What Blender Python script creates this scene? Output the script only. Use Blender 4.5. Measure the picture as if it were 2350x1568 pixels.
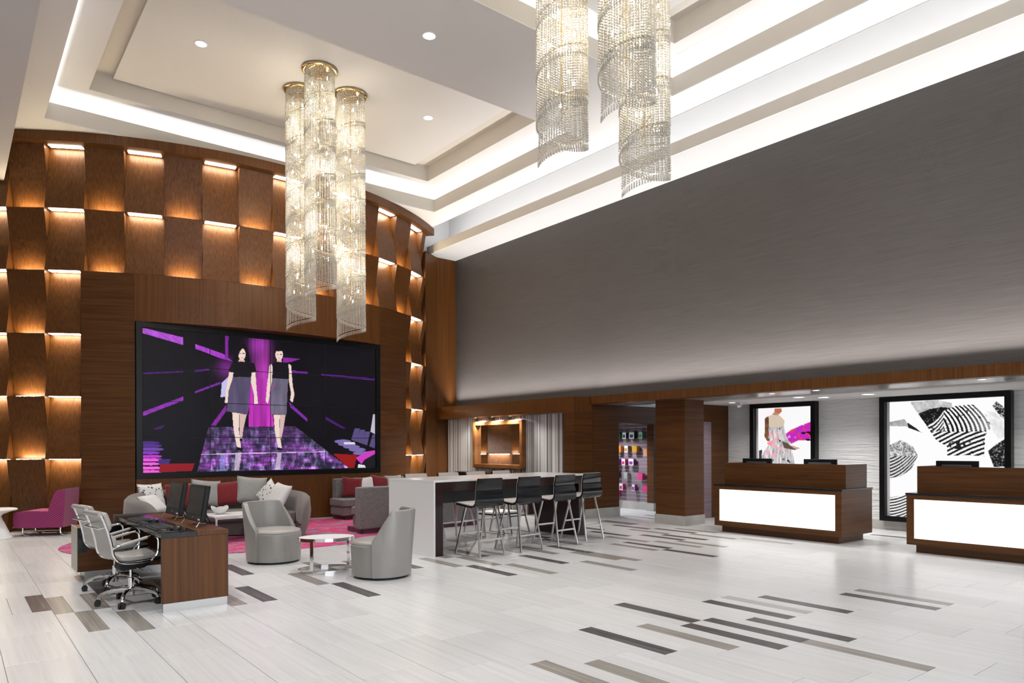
import bpy, bmesh, math, random
import numpy as np
from mathutils import Vector, Matrix
for o in list(bpy.data.objects):
    bpy.data.objects.remove(o)
random.seed(7)
S = bpy.context.scene
COL = S.collection
PI = math.pi
R = math.radians

# ------------------------------------------------------------------ camera
cam = bpy.data.cameras.new('camera')
cam.sensor_fit = 'HORIZONTAL'
cam.sensor_width = 36.0
cam.lens = 1617.0 / 2350.0 * 36.0
cam.shift_y = (1025.5 - 784.0) / 2350.0
cam.clip_start = 0.05
cam.clip_end = 200
camo = bpy.data.objects.new('camera', cam)
COL.objects.link(camo)
YAW, ROLL = 0.67373, 0.003
_r = Vector((math.cos(YAW), -math.sin(YAW), 0))
_f = Vector((math.sin(YAW), math.cos(YAW), 0))
_u = Vector((0, 0, 1))
_cr = _r * math.cos(ROLL) - _u * math.sin(ROLL)
_cu = _u * math.cos(ROLL) + _r * math.sin(ROLL)
camo.matrix_world = Matrix(((_cr.x, _cu.x, -_f.x, 0), (_cr.y, _cu.y, -_f.y, 0), (_cr.z, _cu.z, -_f.z, 1.533), (0, 0, 0, 1)))
S.camera = camo

# ------------------------------------------------------------------ world, exposure, big lights
w = bpy.data.worlds.new('world')
S.world = w
w.use_nodes = True
w.node_tree.nodes['Background'].inputs[0].default_value = (0.75, 0.85, 1.0, 1)
w.node_tree.nodes['Background'].inputs[1].default_value = 0.6
S.view_settings.view_transform = 'Standard'
S.view_settings.look = 'None'
S.view_settings.exposure = 0.0
S.view_settings.gamma = 1.0
S.view_settings.use_curve_mapping = False
S.cycles.use_denoising = True
S.cycles.max_bounces = 5
S.cycles.diffuse_bounces = 4
S.cycles.glossy_bounces = 3
S.cycles.transmission_bounces = 2
S.cycles.transparent_max_bounces = 4
S.cycles.use_adaptive_sampling = True
S.cycles.adaptive_threshold = 0.08
S.cycles.adaptive_min_samples = 12
S.cycles.sample_clamp_indirect = 5.0
S.cycles.caustics_reflective = False
S.cycles.caustics_refractive = False

WARM = (1.0, 0.72, 0.42)
NEUT = (1.0, 0.975, 0.95)
COOL = (0.93, 0.96, 1.0)

def area(name, loc, size, energy, color=NEUT, direction=(0, 0, -1), spread=PI):
    l = bpy.data.lights.new(name, 'AREA')
    l.shape = 'RECTANGLE'
    l.size, l.size_y = size
    l.energy = energy
    l.color = color
    l.spread = spread
    o = bpy.data.objects.new(name, l)
    COL.objects.link(o)
    o.location = loc
    d = Vector(direction)
    o.rotation_euler = d.to_track_quat('-Z', 'Y').to_euler()
    if abs(d.z) > 0.99:
        o.rotation_euler = (0 if d.z < 0 else PI, 0, 0)
    return o

def spot(name, loc, energy, angle, color=NEUT, blend=0.6, radius=0.05, direction=(0, 0, -1)):
    l = bpy.data.lights.new(name, 'SPOT')
    l.energy = energy
    l.spot_size = R(angle)
    l.spot_blend = blend
    l.shadow_soft_size = radius
    l.specular_factor = 0.15
    l.color = color
    o = bpy.data.objects.new(name, l)
    COL.objects.link(o)
    o.location = loc
    o.rotation_euler = Vector(direction).to_track_quat('-Z', 'Y').to_euler()
    return o

# key dimensions (metres)
ZA = 7.26            # lower ceiling
Z1 = 7.80            # cove ceiling
Z2 = 8.08            # raised ceiling panel
TRAYS = [(1.3, 9.25, 9.4, 14.6), (1.3, 9.25, 2.2, 7.36)]
XG = 10.9            # grey wall
ACX, ACY, AR = 5.25, 21.43, 7.23   # curved panel wall
E_COVE, E_WASH, E_SLOT, E_FILL = 4.6, 18.0, 6.0, 500.0
# cove strips standing behind the tray lips, shining up
for ti, (x0, x1, y0, y1) in enumerate(TRAYS):
    for xx in (x0 - 0.20, x1 + 0.20):
        area('cove_light', (xx, (y0 + y1) / 2, ZA + 0.10), (0.05, y1 - y0), E_COVE * (y1 - y0), COOL, (0, 0, 1))
    for yy in (y0 - 0.20, y1 + 0.20):
        if ti == 0 and yy > y0:
            for xa, xb in ((1.3, 3.2), (3.2, 7.3), (7.3, 9.25)):
                area('cove_light', ((xa + xb) / 2, yy, ZA + 0.10), (xb - xa, 0.05), E_COVE * (xb - xa), COOL, (0, 0, 1))
        else:
            area('cove_light', ((x0 + x1) / 2, yy, ZA + 0.10), (x1 - x0, 0.05), E_COVE * (x1 - x0), COOL, (0, 0, 1))
# strip on top of the bulkhead along the grey wall
area('bulkhead_light', (10.45, 7.0, 6.90), (0.08, 18.0), E_SLOT * 18, COOL, (0, 0, 1))
# wall washers on the timber band and on the niche header
area('wash_light', (10.73, 3.69, 2.605), (0.04, 14.0), E_WASH * 14.0, NEUT, (0.9, 0, 1), R(88))
area('wash_light', (10.72, 13.36, 2.60), (0.04, 5.3), E_WASH * 5.3, NEUT, (0.9, 0, 1), R(88))
# added frontal fill lamp, set before an invented glazed front behind the camera
area('fill_light', (3.0, -5.6, 3.0), (12.0, 5.0), E_FILL, (0.90, 0.95, 1.0), (0, 1, 0))

# ------------------------------------------------------------------ helpers
class MB:
    def __init__(s):
        s.v, s.f = [], []
    def add(s, vs, fs):
        b = len(s.v)
        s.v += [tuple(p) for p in vs]
        s.f += [tuple(b + i for i in q) for q in fs]
        return s
    def box(s, x0, x1, y0, y1, z0, z1):
        return s.add([(x0, y0, z0), (x1, y0, z0), (x1, y1, z0), (x0, y1, z0), (x0, y0, z1), (x1, y0, z1), (x1, y1, z1), (x0, y1, z1)],
                     [(3, 2, 1, 0), (4, 5, 6, 7), (0, 1, 5, 4), (1, 2, 6, 5), (2, 3, 7, 6), (3, 0, 4, 7)])
    def prism(s, pts, z0, z1, axis='z'):
        n = len(pts)
        def P(a, b, c):
            return (a, b, c) if axis == 'z' else ((c, a, b) if axis == 'x' else (a, c, b))
        vs = [P(a, b, z0) for a, b in pts] + [P(a, b, z1) for a, b in pts]
        fs = [tuple(range(n - 1, -1, -1)), tuple(range(n, 2 * n))] + [(i, (i + 1) % n, n + (i + 1) % n, n + i) for i in range(n)]
        return s.add(vs, fs)
    def loft(s, rings, closed=True, caps=True, wrap=False):
        n = len(rings[0]); m = len(rings)
        vs = [p for r in rings for p in r]
        fs = []
        for i in range(m - 1 + (1 if wrap else 0)):
            j = (i + 1) % m
            for k in range(n if closed else n - 1):
                l = (k + 1) % n
                fs.append((i * n + k, i * n + l, j * n + l, j * n + k))
        if caps and closed and not wrap:
            fs += [tuple(range(n - 1, -1, -1)), tuple((m - 1) * n + k for k in range(n))]
        return s.add(vs, fs)
    def tube(s, path, r, n=8, closed=False, flat=None):
        P = [Vector(p) for p in path]
        rings = []
        prev = None
        m = len(P)
        for i, p in enumerate(P):
            if closed:
                t = (P[(i + 1) % m] - P[i - 1]).normalized()
            else:
                t = (P[min(i + 1, m - 1)] - P[max(i - 1, 0)]).normalized()
            if prev is None:
                up = Vector((0, 0, 1)) if abs(t.z) < 0.9 else Vector((1, 0, 0))
                a = t.cross(up).normalized()
            else:
                a = (prev - t * prev.dot(t)).normalized()
            prev = a
            b = t.cross(a)
            rr = r[i] if isinstance(r, (list, tuple)) else r
            ra, rb = (rr, rr) if flat is None else (rr * flat[0], rr * flat[1])
            off = PI / 4 if n == 4 else 0
            rings.append([p + a * (math.cos(2 * PI * k / n + off) * ra) + b * (math.sin(2 * PI * k / n + off) * rb) for k in range(n)])
        return s.loft(rings, wrap=closed)
    def lathe(s, prof, n=24, c=(0, 0), ex=1.0, ey=1.0):
        rings = [[(c[0] + r * ex * math.cos(2 * PI * k / n), c[1] + r * ey * math.sin(2 * PI * k / n), z) for k in range(n)] for r, z in prof]
        return s.loft(rings)
    def build(s, name, mat, parent=None, smooth=False, bevel=0.0, seg=2, loc=None, rot=None, kind=None):
        me = bpy.data.meshes.new(name)
        me.from_pydata(s.v, [], s.f)
        if bevel > 0:
            bm = bmesh.new(); bm.from_mesh(me)
            bmesh.ops.recalc_face_normals(bm, faces=bm.faces)
            es = [e for e in bm.edges if e.is_manifold and e.calc_face_angle(0) > 0.5]
            bmesh.ops.bevel(bm, geom=es, offset=bevel, segments=seg, profile=0.6, affect='EDGES', clamp_overlap=True)
            bm.to_mesh(me); bm.free()
        else:
            bm = bmesh.new(); bm.from_mesh(me)
            bmesh.ops.recalc_face_normals(bm, faces=bm.faces)
            bm.to_mesh(me); bm.free()
        if smooth:
            me.polygons.foreach_set('use_smooth', [True] * len(me.polygons))
            try:
                me.set_sharp_from_angle(angle=R(42))
            except Exception:
                pass
        me.materials.append(mat)
        return link(name, me, parent, loc, rot, kind)

def link(name, me, parent=None, loc=None, rot=None, kind=None):
    o = bpy.data.objects.new(name, me)
    COL.objects.link(o)
    if parent is not None:
        o.parent = parent
    if loc is not None:
        o.location = loc
    if rot is not None:
        o.rotation_euler = rot
    if kind:
        o['kind'] = kind
    return o

def tag(o, label, cat, group=None):
    o['label'] = label
    o['category'] = cat
    if group:
        o['group'] = group
    return o

def thing(name, label, cat, loc=(0, 0, 0), rz=0.0, group=None):
    o = bpy.data.objects.new(name, None)
    o.empty_display_size = 0.1
    COL.objects.link(o)
    o.location = loc
    o.rotation_euler = (0, 0, rz)
    return tag(o, label, cat, group)

def struct(o):
    o['kind'] = 'structure'
    return o

def copy_tree(o, parent=None):
    c = o.copy()
    COL.objects.link(c)
    c.parent = parent
    for ch in [x for x in bpy.data.objects if x.parent == o]:
        copy_tree(ch, c)
    return c

def dup(o, loc, rz, label, group=None):
    c = copy_tree(o)
    c.location = loc
    c.rotation_euler = (0, 0, rz)
    c['label'] = label
    if group:
        c['group'] = group
    return c

# ------------------------------------------------------------------ materials
def newmat(name):
    m = bpy.data.materials.new(name)
    m.use_nodes = True
    return m, m.node_tree, m.node_tree.nodes['Principled BSDF']

def setin(b, **kw):
    names = {'rough': 'Roughness', 'metal': 'Metallic', 'spec': 'Specular IOR Level', 'coat': 'Coat Weight', 'coatr': 'Coat Roughness', 'sheen': 'Sheen Weight', 'trans': 'Transmission Weight', 'ior': 'IOR'}
    for k, v in kw.items():
        b.inputs[names[k]].default_value = v

def plain(name, c, **kw):
    m, nt, b = newmat(name)
    b.inputs['Base Color'].default_value = (*c, 1)
    setin(b, **kw)
    return m

def emit(name, c, s):
    m, nt, b = newmat(name)
    b.inputs['Base Color'].default_value = (*c, 1)
    b.inputs['Emission Color'].default_value = (*c, 1)
    b.inputs['Emission Strength'].default_value = s
    return m

def N(nt, typ, **kw):
    n = nt.nodes.new(typ)
    for k, v in kw.items():
        setattr(n, k, v)
    return n

def coords(nt, scale, rand=True, rot=(0, 0, 0)):
    tc = N(nt, 'ShaderNodeTexCoord')
    mp = N(nt, 'ShaderNodeMapping')
    mp.inputs['Scale'].default_value = scale
    mp.inputs['Rotation'].default_value = rot
    src = tc.outputs['Object']
    if rand:
        oi = N(nt, 'ShaderNodeObjectInfo')
        sc = N(nt, 'ShaderNodeVectorMath', operation='MULTIPLY_ADD')
        ml = N(nt, 'ShaderNodeMath', operation='MULTIPLY')
        ml.inputs[1].default_value = 37.0
        nt.links.new(oi.outputs['Random'], ml.inputs[0])
        sc.inputs[1].default_value = (1, 1, 1)
        nt.links.new(src, sc.inputs[0])
        nt.links.new(ml.outputs[0], sc.inputs[2])
        src = sc.outputs[0]
    nt.links.new(src, mp.inputs['Vector'])
    return mp.outputs[0]

def ramp(nt, fac, stops):
    r = N(nt, 'ShaderNodeValToRGB')
    e = r.color_ramp.elements
    e[0].position, e[0].color = stops[0][0], (*stops[0][1], 1)
    e[1].position, e[1].color = stops[-1][0], (*stops[-1][1], 1)
    for p, c in stops[1:-1]:
        x = e.new(p); x.color = (*c, 1)
    nt.links.new(fac, r.inputs['Fac'])
    return r.outputs['Color']

def streak(name, scale, stops, rough=0.4, detail=4.0, nscale=1.0, bump=0.0, dist=0.3, **kw):
    m, nt, b = newmat(name)
    v = coords(nt, scale)
    n = N(nt, 'ShaderNodeTexNoise')
    n.inputs['Scale'].default_value = nscale
    n.inputs['Detail'].default_value = detail
    n.inputs['Distortion'].default_value = dist
    nt.links.new(v, n.inputs['Vector'])
    c = ramp(nt, n.outputs['Fac'], stops)
    nt.links.new(c, b.inputs['Base Color'])
    if bump:
        bp = N(nt, 'ShaderNodeBump')
        bp.inputs['Strength'].default_value = bump
        bp.inputs['Distance'].default_value = 0.005
        nt.links.new(n.outputs['Fac'], bp.inputs['Height'])
        nt.links.new(bp.outputs[0], b.inputs['Normal'])
    setin(b, rough=rough, **kw)
    return m

WD, WM, WL = (0.070, 0.0235, 0.0055), (0.110, 0.040, 0.0095), (0.155, 0.061, 0.016)
WS = [(0.25, WD), (0.5, WM), (0.78, WL)]
def darker(st, k):
    return [(p, tuple(x * k for x in c)) for p, c in st]
M = {}
M['wood_v'] = streak('wood_vertical_grain', (55, 55, 0.45), WS, 0.36, dist=0.1, spec=0.3)
M['wood_h'] = streak('wood_horizontal_grain', (0.8, 0.8, 30), darker(WS, 0.82), 0.36, spec=0.3)
M['wood_dark'] = plain('wood_espresso', (0.018, 0.006, 0.005), rough=0.25, spec=0.5)
M['wood_frame'] = streak('wood_frame', (0.8, 3, 3), [(0.25, (0.10, 0.035, 0.008)), (0.75, (0.28, 0.11, 0.03))], 0.25)
M['white_paint'] = plain('ceiling_paint', (0.72, 0.705, 0.69), rough=0.9)
M['bulkhead_dimmed_white'] = plain('bulkhead_dimmed_white', (0.52, 0.517, 0.515), rough=0.9)  # white paint darkened to hold down the strong light on the underside
M['beige_paint'] = plain('trim_paint', (0.66, 0.62, 0.56), rough=0.9)
M['grey_paint'] = plain('ceiling_paint_grey', (0.60, 0.57, 0.55), rough=0.9)
M['wallcover'] = streak('grey_wallcovering', (1, 1.6, 190), [(0.2, (0.072, 0.063, 0.060)), (0.5, (0.092, 0.082, 0.079)), (0.8, (0.118, 0.106, 0.102))], 0.5, detail=5, spec=0.35)
M['stone'] = streak('stone_base', (3, 3, 3), [(0.3, (0.36, 0.35, 0.33)), (0.7, (0.50, 0.48, 0.45))], 0.5)
M['black'] = plain('black_gloss', (0.006, 0.006, 0.007), rough=0.18)
M['black_matte'] = plain('black_matte', (0.010, 0.010, 0.011), rough=0.55)
M['black_frame'] = plain('black_frame', (0.005, 0.005, 0.006), rough=0.3, spec=0.25)
M['charcoal'] = plain('charcoal_plastic', (0.025, 0.026, 0.03), rough=0.45)
M['key'] = plain('key_plastic', (0.07, 0.072, 0.08), rough=0.5)
M['aluminium'] = plain('satin_aluminium', (0.74, 0.74, 0.74), metal=1.0, rough=0.28)
M['chrome'] = plain('chrome', (0.83, 0.83, 0.84), metal=1.0, rough=0.07)
M['steel'] = plain('brushed_steel', (0.52, 0.515, 0.51), metal=1.0, rough=0.32)
M['gold'] = plain('gold_metal', (0.86, 0.66, 0.34), metal=1.0, rough=0.2)
M['leather'] = plain('silver_leather', (0.31, 0.298, 0.285), rough=0.36, spec=0.5, metal=0.15)
M['leather2'] = plain('pale_leather', (0.42, 0.40, 0.385), rough=0.32, spec=0.5, metal=0.15)
M['white_gloss'] = plain('white_lacquer', (0.82, 0.82, 0.82), rough=0.35)
M['white_stone'] = plain('white_quartz', (0.80, 0.80, 0.80), rough=0.14)
M['granite'] = streak('black_granite', (160, 160, 160), [(0.3, (0.006, 0.006, 0.007)), (0.62, (0.012, 0.012, 0.013)), (0.75, (0.09, 0.09, 0.095))], 0.16)
M['shell_black'] = streak('black_lacquered_shell', (14, 14, 2), [(0.3, (0.004, 0.0045, 0.006)), (0.7, (0.011, 0.012, 0.015))], 0.13, bump=0.10)
M['seat_pad'] = plain('pale_seat_pad', (0.52, 0.48, 0.46), rough=0.6)
M['glass'] = plain('mirror_glass', (0.80, 0.80, 0.82), metal=1.0, rough=0.02)
M['grout'] = plain('floor_grout', (0.20, 0.195, 0.19), rough=0.8)
M['plaster_dim'] = plain('room_paint', (0.50, 0.48, 0.46), rough=0.9)

def fabric(name, c1, c2, sc=320, rough=0.9, mottle=0.0):
    m, nt, b = newmat(name)
    v = coords(nt, (sc, sc, sc))
    n = N(nt, 'ShaderNodeTexNoise')
    n.inputs['Scale'].default_value = 1.0
    n.inputs['Detail'].default_value = 3
    nt.links.new(v, n.inputs['Vector'])
    c = ramp(nt, n.outputs['Fac'], [(0.35, c1), (0.65, c2)])
    nt.links.new(c, b.inputs['Base Color'])
    bp = N(nt, 'ShaderNodeBump')
    bp.inputs['Strength'].default_value = 0.25
    bp.inputs['Distance'].default_value = 0.003
    nt.links.new(n.outputs['Fac'], bp.inputs['Height'])
    nt.links.new(bp.outputs[0], b.inputs['Normal'])
    setin(b, rough=rough, sheen=0.25)
    return m
M['sofa'] = fabric('taupe_velvet', (0.115, 0.100, 0.094), (0.175, 0.156, 0.149), 90)
M['booth'] = fabric('grey_tweed', (0.07, 0.066, 0.066), (0.30, 0.285, 0.28), 150)
M['booth_dark'] = plain('booth_plinth', (0.16, 0.055, 0.075), rough=0.6)
M['p_grey'] = fabric('grey_cushion', (0.27, 0.265, 0.26), (0.34, 0.335, 0.33), 60)
M['p_red'] = fabric('red_cushion', (0.13, 0.004, 0.008), (0.20, 0.008, 0.013), 60)
M['p_white'] = fabric('white_cushion', (0.62, 0.62, 0.62), (0.74, 0.74, 0.74), 60)

def pattern_cushion():
    m, nt, b = newmat('white_cushion_black_print')
    v = coords(nt, (14, 14, 14), rand=False)
    n = N(nt, 'ShaderNodeTexVoronoi')
    n.inputs['Scale'].default_value = 1.4
    nt.links.new(v, n.inputs['Vector'])
    n2 = N(nt, 'ShaderNodeTexNoise'); n2.inputs['Scale'].default_value = 0.35
    nt.links.new(v, n2.inputs['Vector'])
    mu = N(nt, 'ShaderNodeMath', operation='MULTIPLY')
    nt.links.new(n.outputs['Distance'], mu.inputs[0]); nt.links.new(n2.outputs['Fac'], mu.inputs[1])
    c = ramp(nt, mu.outputs[0], [(0.10, (0.03, 0.03, 0.03)), (0.17, (0.68, 0.68, 0.68)), (1.0, (0.72, 0.72, 0.72))])
    nt.links.new(c, b.inputs['Base Color'])
    setin(b, rough=0.9)
    return m
M['p_print'] = pattern_cushion()

def chevron():
    # raised zigzag bands: height runs along z, zigzag along x and y
    m, nt, b = newmat('magenta_chevron_fabric')
    tc = N(nt, 'ShaderNodeTexCoord'); sp = N(nt, 'ShaderNodeSeparateXYZ')
    nt.links.new(tc.outputs['Object'], sp.inputs[0])
    def mth(op, a, bb=None):
        n = N(nt, 'ShaderNodeMath', operation=op)
        for i, q in enumerate((a, bb)):
            if q is None: continue
            if isinstance(q, (int, float)): n.inputs[i].default_value = q
            else: nt.links.new(q, n.inputs[i])
        return n.outputs[0]
    along = mth('ADD', sp.outputs['X'], sp.outputs['Y'])
    zig = mth('PINGPONG', along, 0.05)
    h = mth('ADD', mth('MULTIPLY', zig, 0.75), sp.outputs['Z'])
    fr = mth('PINGPONG', h, 0.018)
    sc = mth('MULTIPLY', fr, 55.0)
    c = ramp(nt, sc, [(0.30, (0.085, 0.012, 0.055)), (0.55, (0.40, 0.025, 0.165))])
    nt.links.new(c, b.inputs['Base Color'])
    setin(b, rough=0.75, sheen=0.3)
    return m
M['chevron'] = chevron()
M['magenta'] = fabric('magenta_fabric', (0.36, 0.025, 0.13), (0.44, 0.035, 0.17), 80)

def tilemat(name, stops, rough=0.3, sx=34, sy=0.9):
    m, nt, b = newmat(name)
    v = coords(nt, (sx, sy, 1))
    n = N(nt, 'ShaderNodeTexNoise'); n.inputs['Scale'].default_value = 1.0; n.inputs['Detail'].default_value = 5; n.inputs['Distortion'].default_value = 0.6
    nt.links.new(v, n.inputs['Vector'])
    c = ramp(nt, n.outputs['Fac'], stops)
    oi = N(nt, 'ShaderNodeObjectInfo')
    hs = N(nt, 'ShaderNodeHueSaturation')
    mr = N(nt, 'ShaderNodeMapRange'); mr.inputs['To Min'].default_value = 0.95; mr.inputs['To Max'].default_value = 1.04
    nt.links.new(oi.outputs['Random'], mr.inputs['Value']); nt.links.new(mr.outputs[0], hs.inputs['Value'])
    nt.links.new(c, hs.inputs['Color']); nt.links.new(hs.outputs[0], b.inputs['Base Color'])
    setin(b, rough=rough, spec=0.5)
    return m
M['tile_w'] = tilemat('white_porcelain', [(0.2, (0.585, 0.59, 0.60)), (0.5, (0.655, 0.66, 0.665)), (0.8, (0.70, 0.705, 0.71))], 0.27)
M['tile_d'] = tilemat('charcoal_porcelain', [(0.25, (0.055, 0.052, 0.056)), (0.5, (0.095, 0.090, 0.092)), (0.8, (0.17, 0.16, 0.158))], 0.27)
M['tile_m'] = tilemat('taupe_porcelain', [(0.25, (0.21, 0.19, 0.168)), (0.5, (0.30, 0.278, 0.25)), (0.8, (0.40, 0.375, 0.345))], 0.27)
M['tile_l'] = tilemat('pale_grey_porcelain', [(0.25, (0.34, 0.335, 0.33)), (0.5, (0.42, 0.41, 0.40)), (0.8, (0.50, 0.49, 0.48))], 0.27)

def rugmat():
    m, nt, b = newmat('magenta_abstract_rug')
    v = coords(nt, (1.1, 3.4, 1), rand=False)
    n = N(nt, 'ShaderNodeTexNoise'); n.inputs['Scale'].default_value = 1.5; n.inputs['Detail'].default_value = 8; n.inputs['Roughness'].default_value = 0.72; n.inputs['Distortion'].default_value = 0.5
    nt.links.new(v, n.inputs['Vector'])
    c = ramp(nt, n.outputs['Fac'], [(0.36, (0.16, 0.15, 0.19)), (0.44, (0.30, 0.27, 0.33)), (0.48, (0.42, 0.03, 0.16)), (0.54, (0.56, 0.03, 0.17)), (0.60, (0.62, 0.09, 0.13)), (0.66, (0.45, 0.36, 0.40))])
    nt.links.new(c, b.inputs['Base Color'])
    setin(b, rough=0.95)
    return m
M['rug'] = rugmat()

def crystal():
    m = bpy.data.materials.new('crystal_beads'); m.use_nodes = True
    nt = m.node_tree; nt.nodes.clear()
    out = N(nt, 'ShaderNodeOutputMaterial')
    g = N(nt, 'ShaderNodeBsdfGlossy'); g.inputs['Color'].default_value = (1.0, 0.97, 0.92, 1); g.inputs['Roughness'].default_value = 0.12
    t = N(nt, 'ShaderNodeBsdfTranslucent'); t.inputs['Color'].default_value = (0.97, 0.91, 0.80, 1)
    p = N(nt, 'ShaderNodeBsdfTransparent'); p.inputs['Color'].default_value = (0.98, 0.95, 0.90, 1)
    d_ = N(nt, 'ShaderNodeBsdfDiffuse'); d_.inputs['Color'].default_value = (0.95, 0.92, 0.86, 1)
    m0 = N(nt, 'ShaderNodeMixShader'); m0.inputs[0].default_value = 0.5
    nt.links.new(d_.outputs[0], m0.inputs[1]); nt.links.new(t.outputs[0], m0.inputs[2])
    m1 = N(nt, 'ShaderNodeMixShader'); m1.inputs[0].default_value = 0.75
    nt.links.new(g.outputs[0], m1.inputs[1]); nt.links.new(m0.outputs[0], m1.inputs[2])
    m2 = N(nt, 'ShaderNodeMixShader'); m2.inputs[0].default_value = 0.04
    nt.links.new(m1.outputs[0], m2.inputs[1]); nt.links.new(p.outputs[0], m2.inputs[2])
    nt.links.new(m2.outputs[0], out.inputs['Surface'])
    return m
M['crystal'] = crystal()
M['bulb'] = emit('bulb_glow', (1.0, 0.88, 0.70), 40.0)
M['strip_warm'] = emit('warm_led_strip', (1.0, 0.84, 0.55), 125.0)
M['strip_top'] = emit('warm_white_led_strip', (1.0, 0.90, 0.70), 30.0)
M['downlight'] = emit('downlight_lens', (1.0, 0.97, 0.92), 9.0)
M['puck'] = emit('warm_puck_lens', (1.0, 0.80, 0.50), 45.0)

def backlit():
    m, nt, b = newmat('backlit_white_panel')
    v = coords(nt, (1, 5, 60), rand=False)
    n = N(nt, 'ShaderNodeTexNoise'); n.inputs['Scale'].default_value = 1.0; n.inputs['Detail'].default_value = 6
    nt.links.new(v, n.inputs['Vector'])
    c = ramp(nt, n.outputs['Fac'], [(0.3, (0.80, 0.80, 0.80)), (0.6, (1, 1, 1))])
    nt.links.new(c, b.inputs['Emission Color'])
    b.inputs['Emission Strength'].default_value = 0.95
    b.inputs['Base Color'].default_value = (0.8, 0.8, 0.8, 1)
    setin(b, rough=0.3)
    return m
M['backlit'] = backlit()

def printmat(name, strength):
    m, nt, b = newmat(name)
    at = N(nt, 'ShaderNodeAttribute'); at.attribute_name = 'print'
    nt.links.new(at.outputs['Color'], b.inputs['Emission Color'])
    b.inputs['Emission Strength'].default_value = strength
    b.inputs['Base Color'].default_value = (0.01, 0.01, 0.012, 1)
    setin(b, rough=0.3, spec=0.12)
    return m
M['screen'] = printmat('video_screen_picture', 1.0)
M['artprint'] = printmat('backlit_art_print', 1.0)
for k_ in ('screen', 'artprint', 'bulb', 'downlight'):
    M[k_].cycles.emission_sampling = 'NONE'

def stripes():
    m, nt, b = newmat('striped_wallpaper')
    tc = N(nt, 'ShaderNodeTexCoord'); sp = N(nt, 'ShaderNodeSeparateXYZ')
    nt.links.new(tc.outputs['Object'], sp.inputs[0])
    def wn(scale):
        mu = N(nt, 'ShaderNodeMath', operation='MULTIPLY'); mu.inputs[1].default_value = scale
        nt.links.new(sp.outputs['Y'], mu.inputs[0])
        fl = N(nt, 'ShaderNodeMath', operation='FLOOR'); nt.links.new(mu.outputs[0], fl.inputs[0])
        w_ = N(nt, 'ShaderNodeTexWhiteNoise', noise_dimensions='1D'); nt.links.new(fl.outputs[0], w_.inputs['W'])
        return w_.outputs['Value']
    ad = N(nt, 'ShaderNodeMath', operation='ADD'); nt.links.new(wn(42.0), ad.inputs[0]); nt.links.new(wn(61.0), ad.inputs[1])
    hf = N(nt, 'ShaderNodeMath', operation='MULTIPLY'); hf.inputs[1].default_value = 0.5; nt.links.new(ad.outputs[0], hf.inputs[0])
    r = N(nt, 'ShaderNodeValToRGB'); r.color_ramp.interpolation = 'CONSTANT'
    e = r.color_ramp.elements
    e[0].position = 0.0; e[0].color = (0.06, 0.06, 0.065, 1)
    e[1].position = 0.26; e[1].color = (0.82, 0.82, 0.82, 1)
    for p_, c_ in ((0.42, 0.36), (0.55, 0.78), (0.66, 0.15), (0.74, 0.85), (0.86, 0.45)):
        x = e.new(p_); x.color = (c_, c_, c_ * 1.02, 1)
    nt.links.new(hf.outputs[0], r.inputs['Fac'])
    nt.links.new(r.outputs['Color'], b.inputs['Base Color'])
    setin(b, rough=0.5)
    return m
M['stripes'] = stripes()

def relief():
    m, nt, b = newmat('white_ribbed_plaster')
    v = coords(nt, (2.2, 2.2, 26), rand=False)
    n = N(nt, 'ShaderNodeTexNoise'); n.inputs['Scale'].default_value = 1.0; n.inputs['Detail'].default_value = 4; n.inputs['Distortion'].default_value = 0.4
    nt.links.new(v, n.inputs['Vector'])
    bp = N(nt, 'ShaderNodeBump'); bp.inputs['Strength'].default_value = 1.0; bp.inputs['Distance'].default_value = 0.05
    nt.links.new(n.outputs['Fac'], bp.inputs['Height']); nt.links.new(bp.outputs[0], b.inputs['Normal'])
    b.inputs['Base Color'].default_value = (0.76, 0.77, 0.77, 1)
    setin(b, rough=0.6)
    return m
M['relief'] = relief()
M['soffit'] = plain('gloss_soffit', (0.34, 0.31, 0.29), rough=0.22)
M['slat'] = streak('mauve_slat_laminate', (1, 1, 40), [(0.3, (0.17, 0.125, 0.15)), (0.7, (0.26, 0.20, 0.23))], 0.4)

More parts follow.
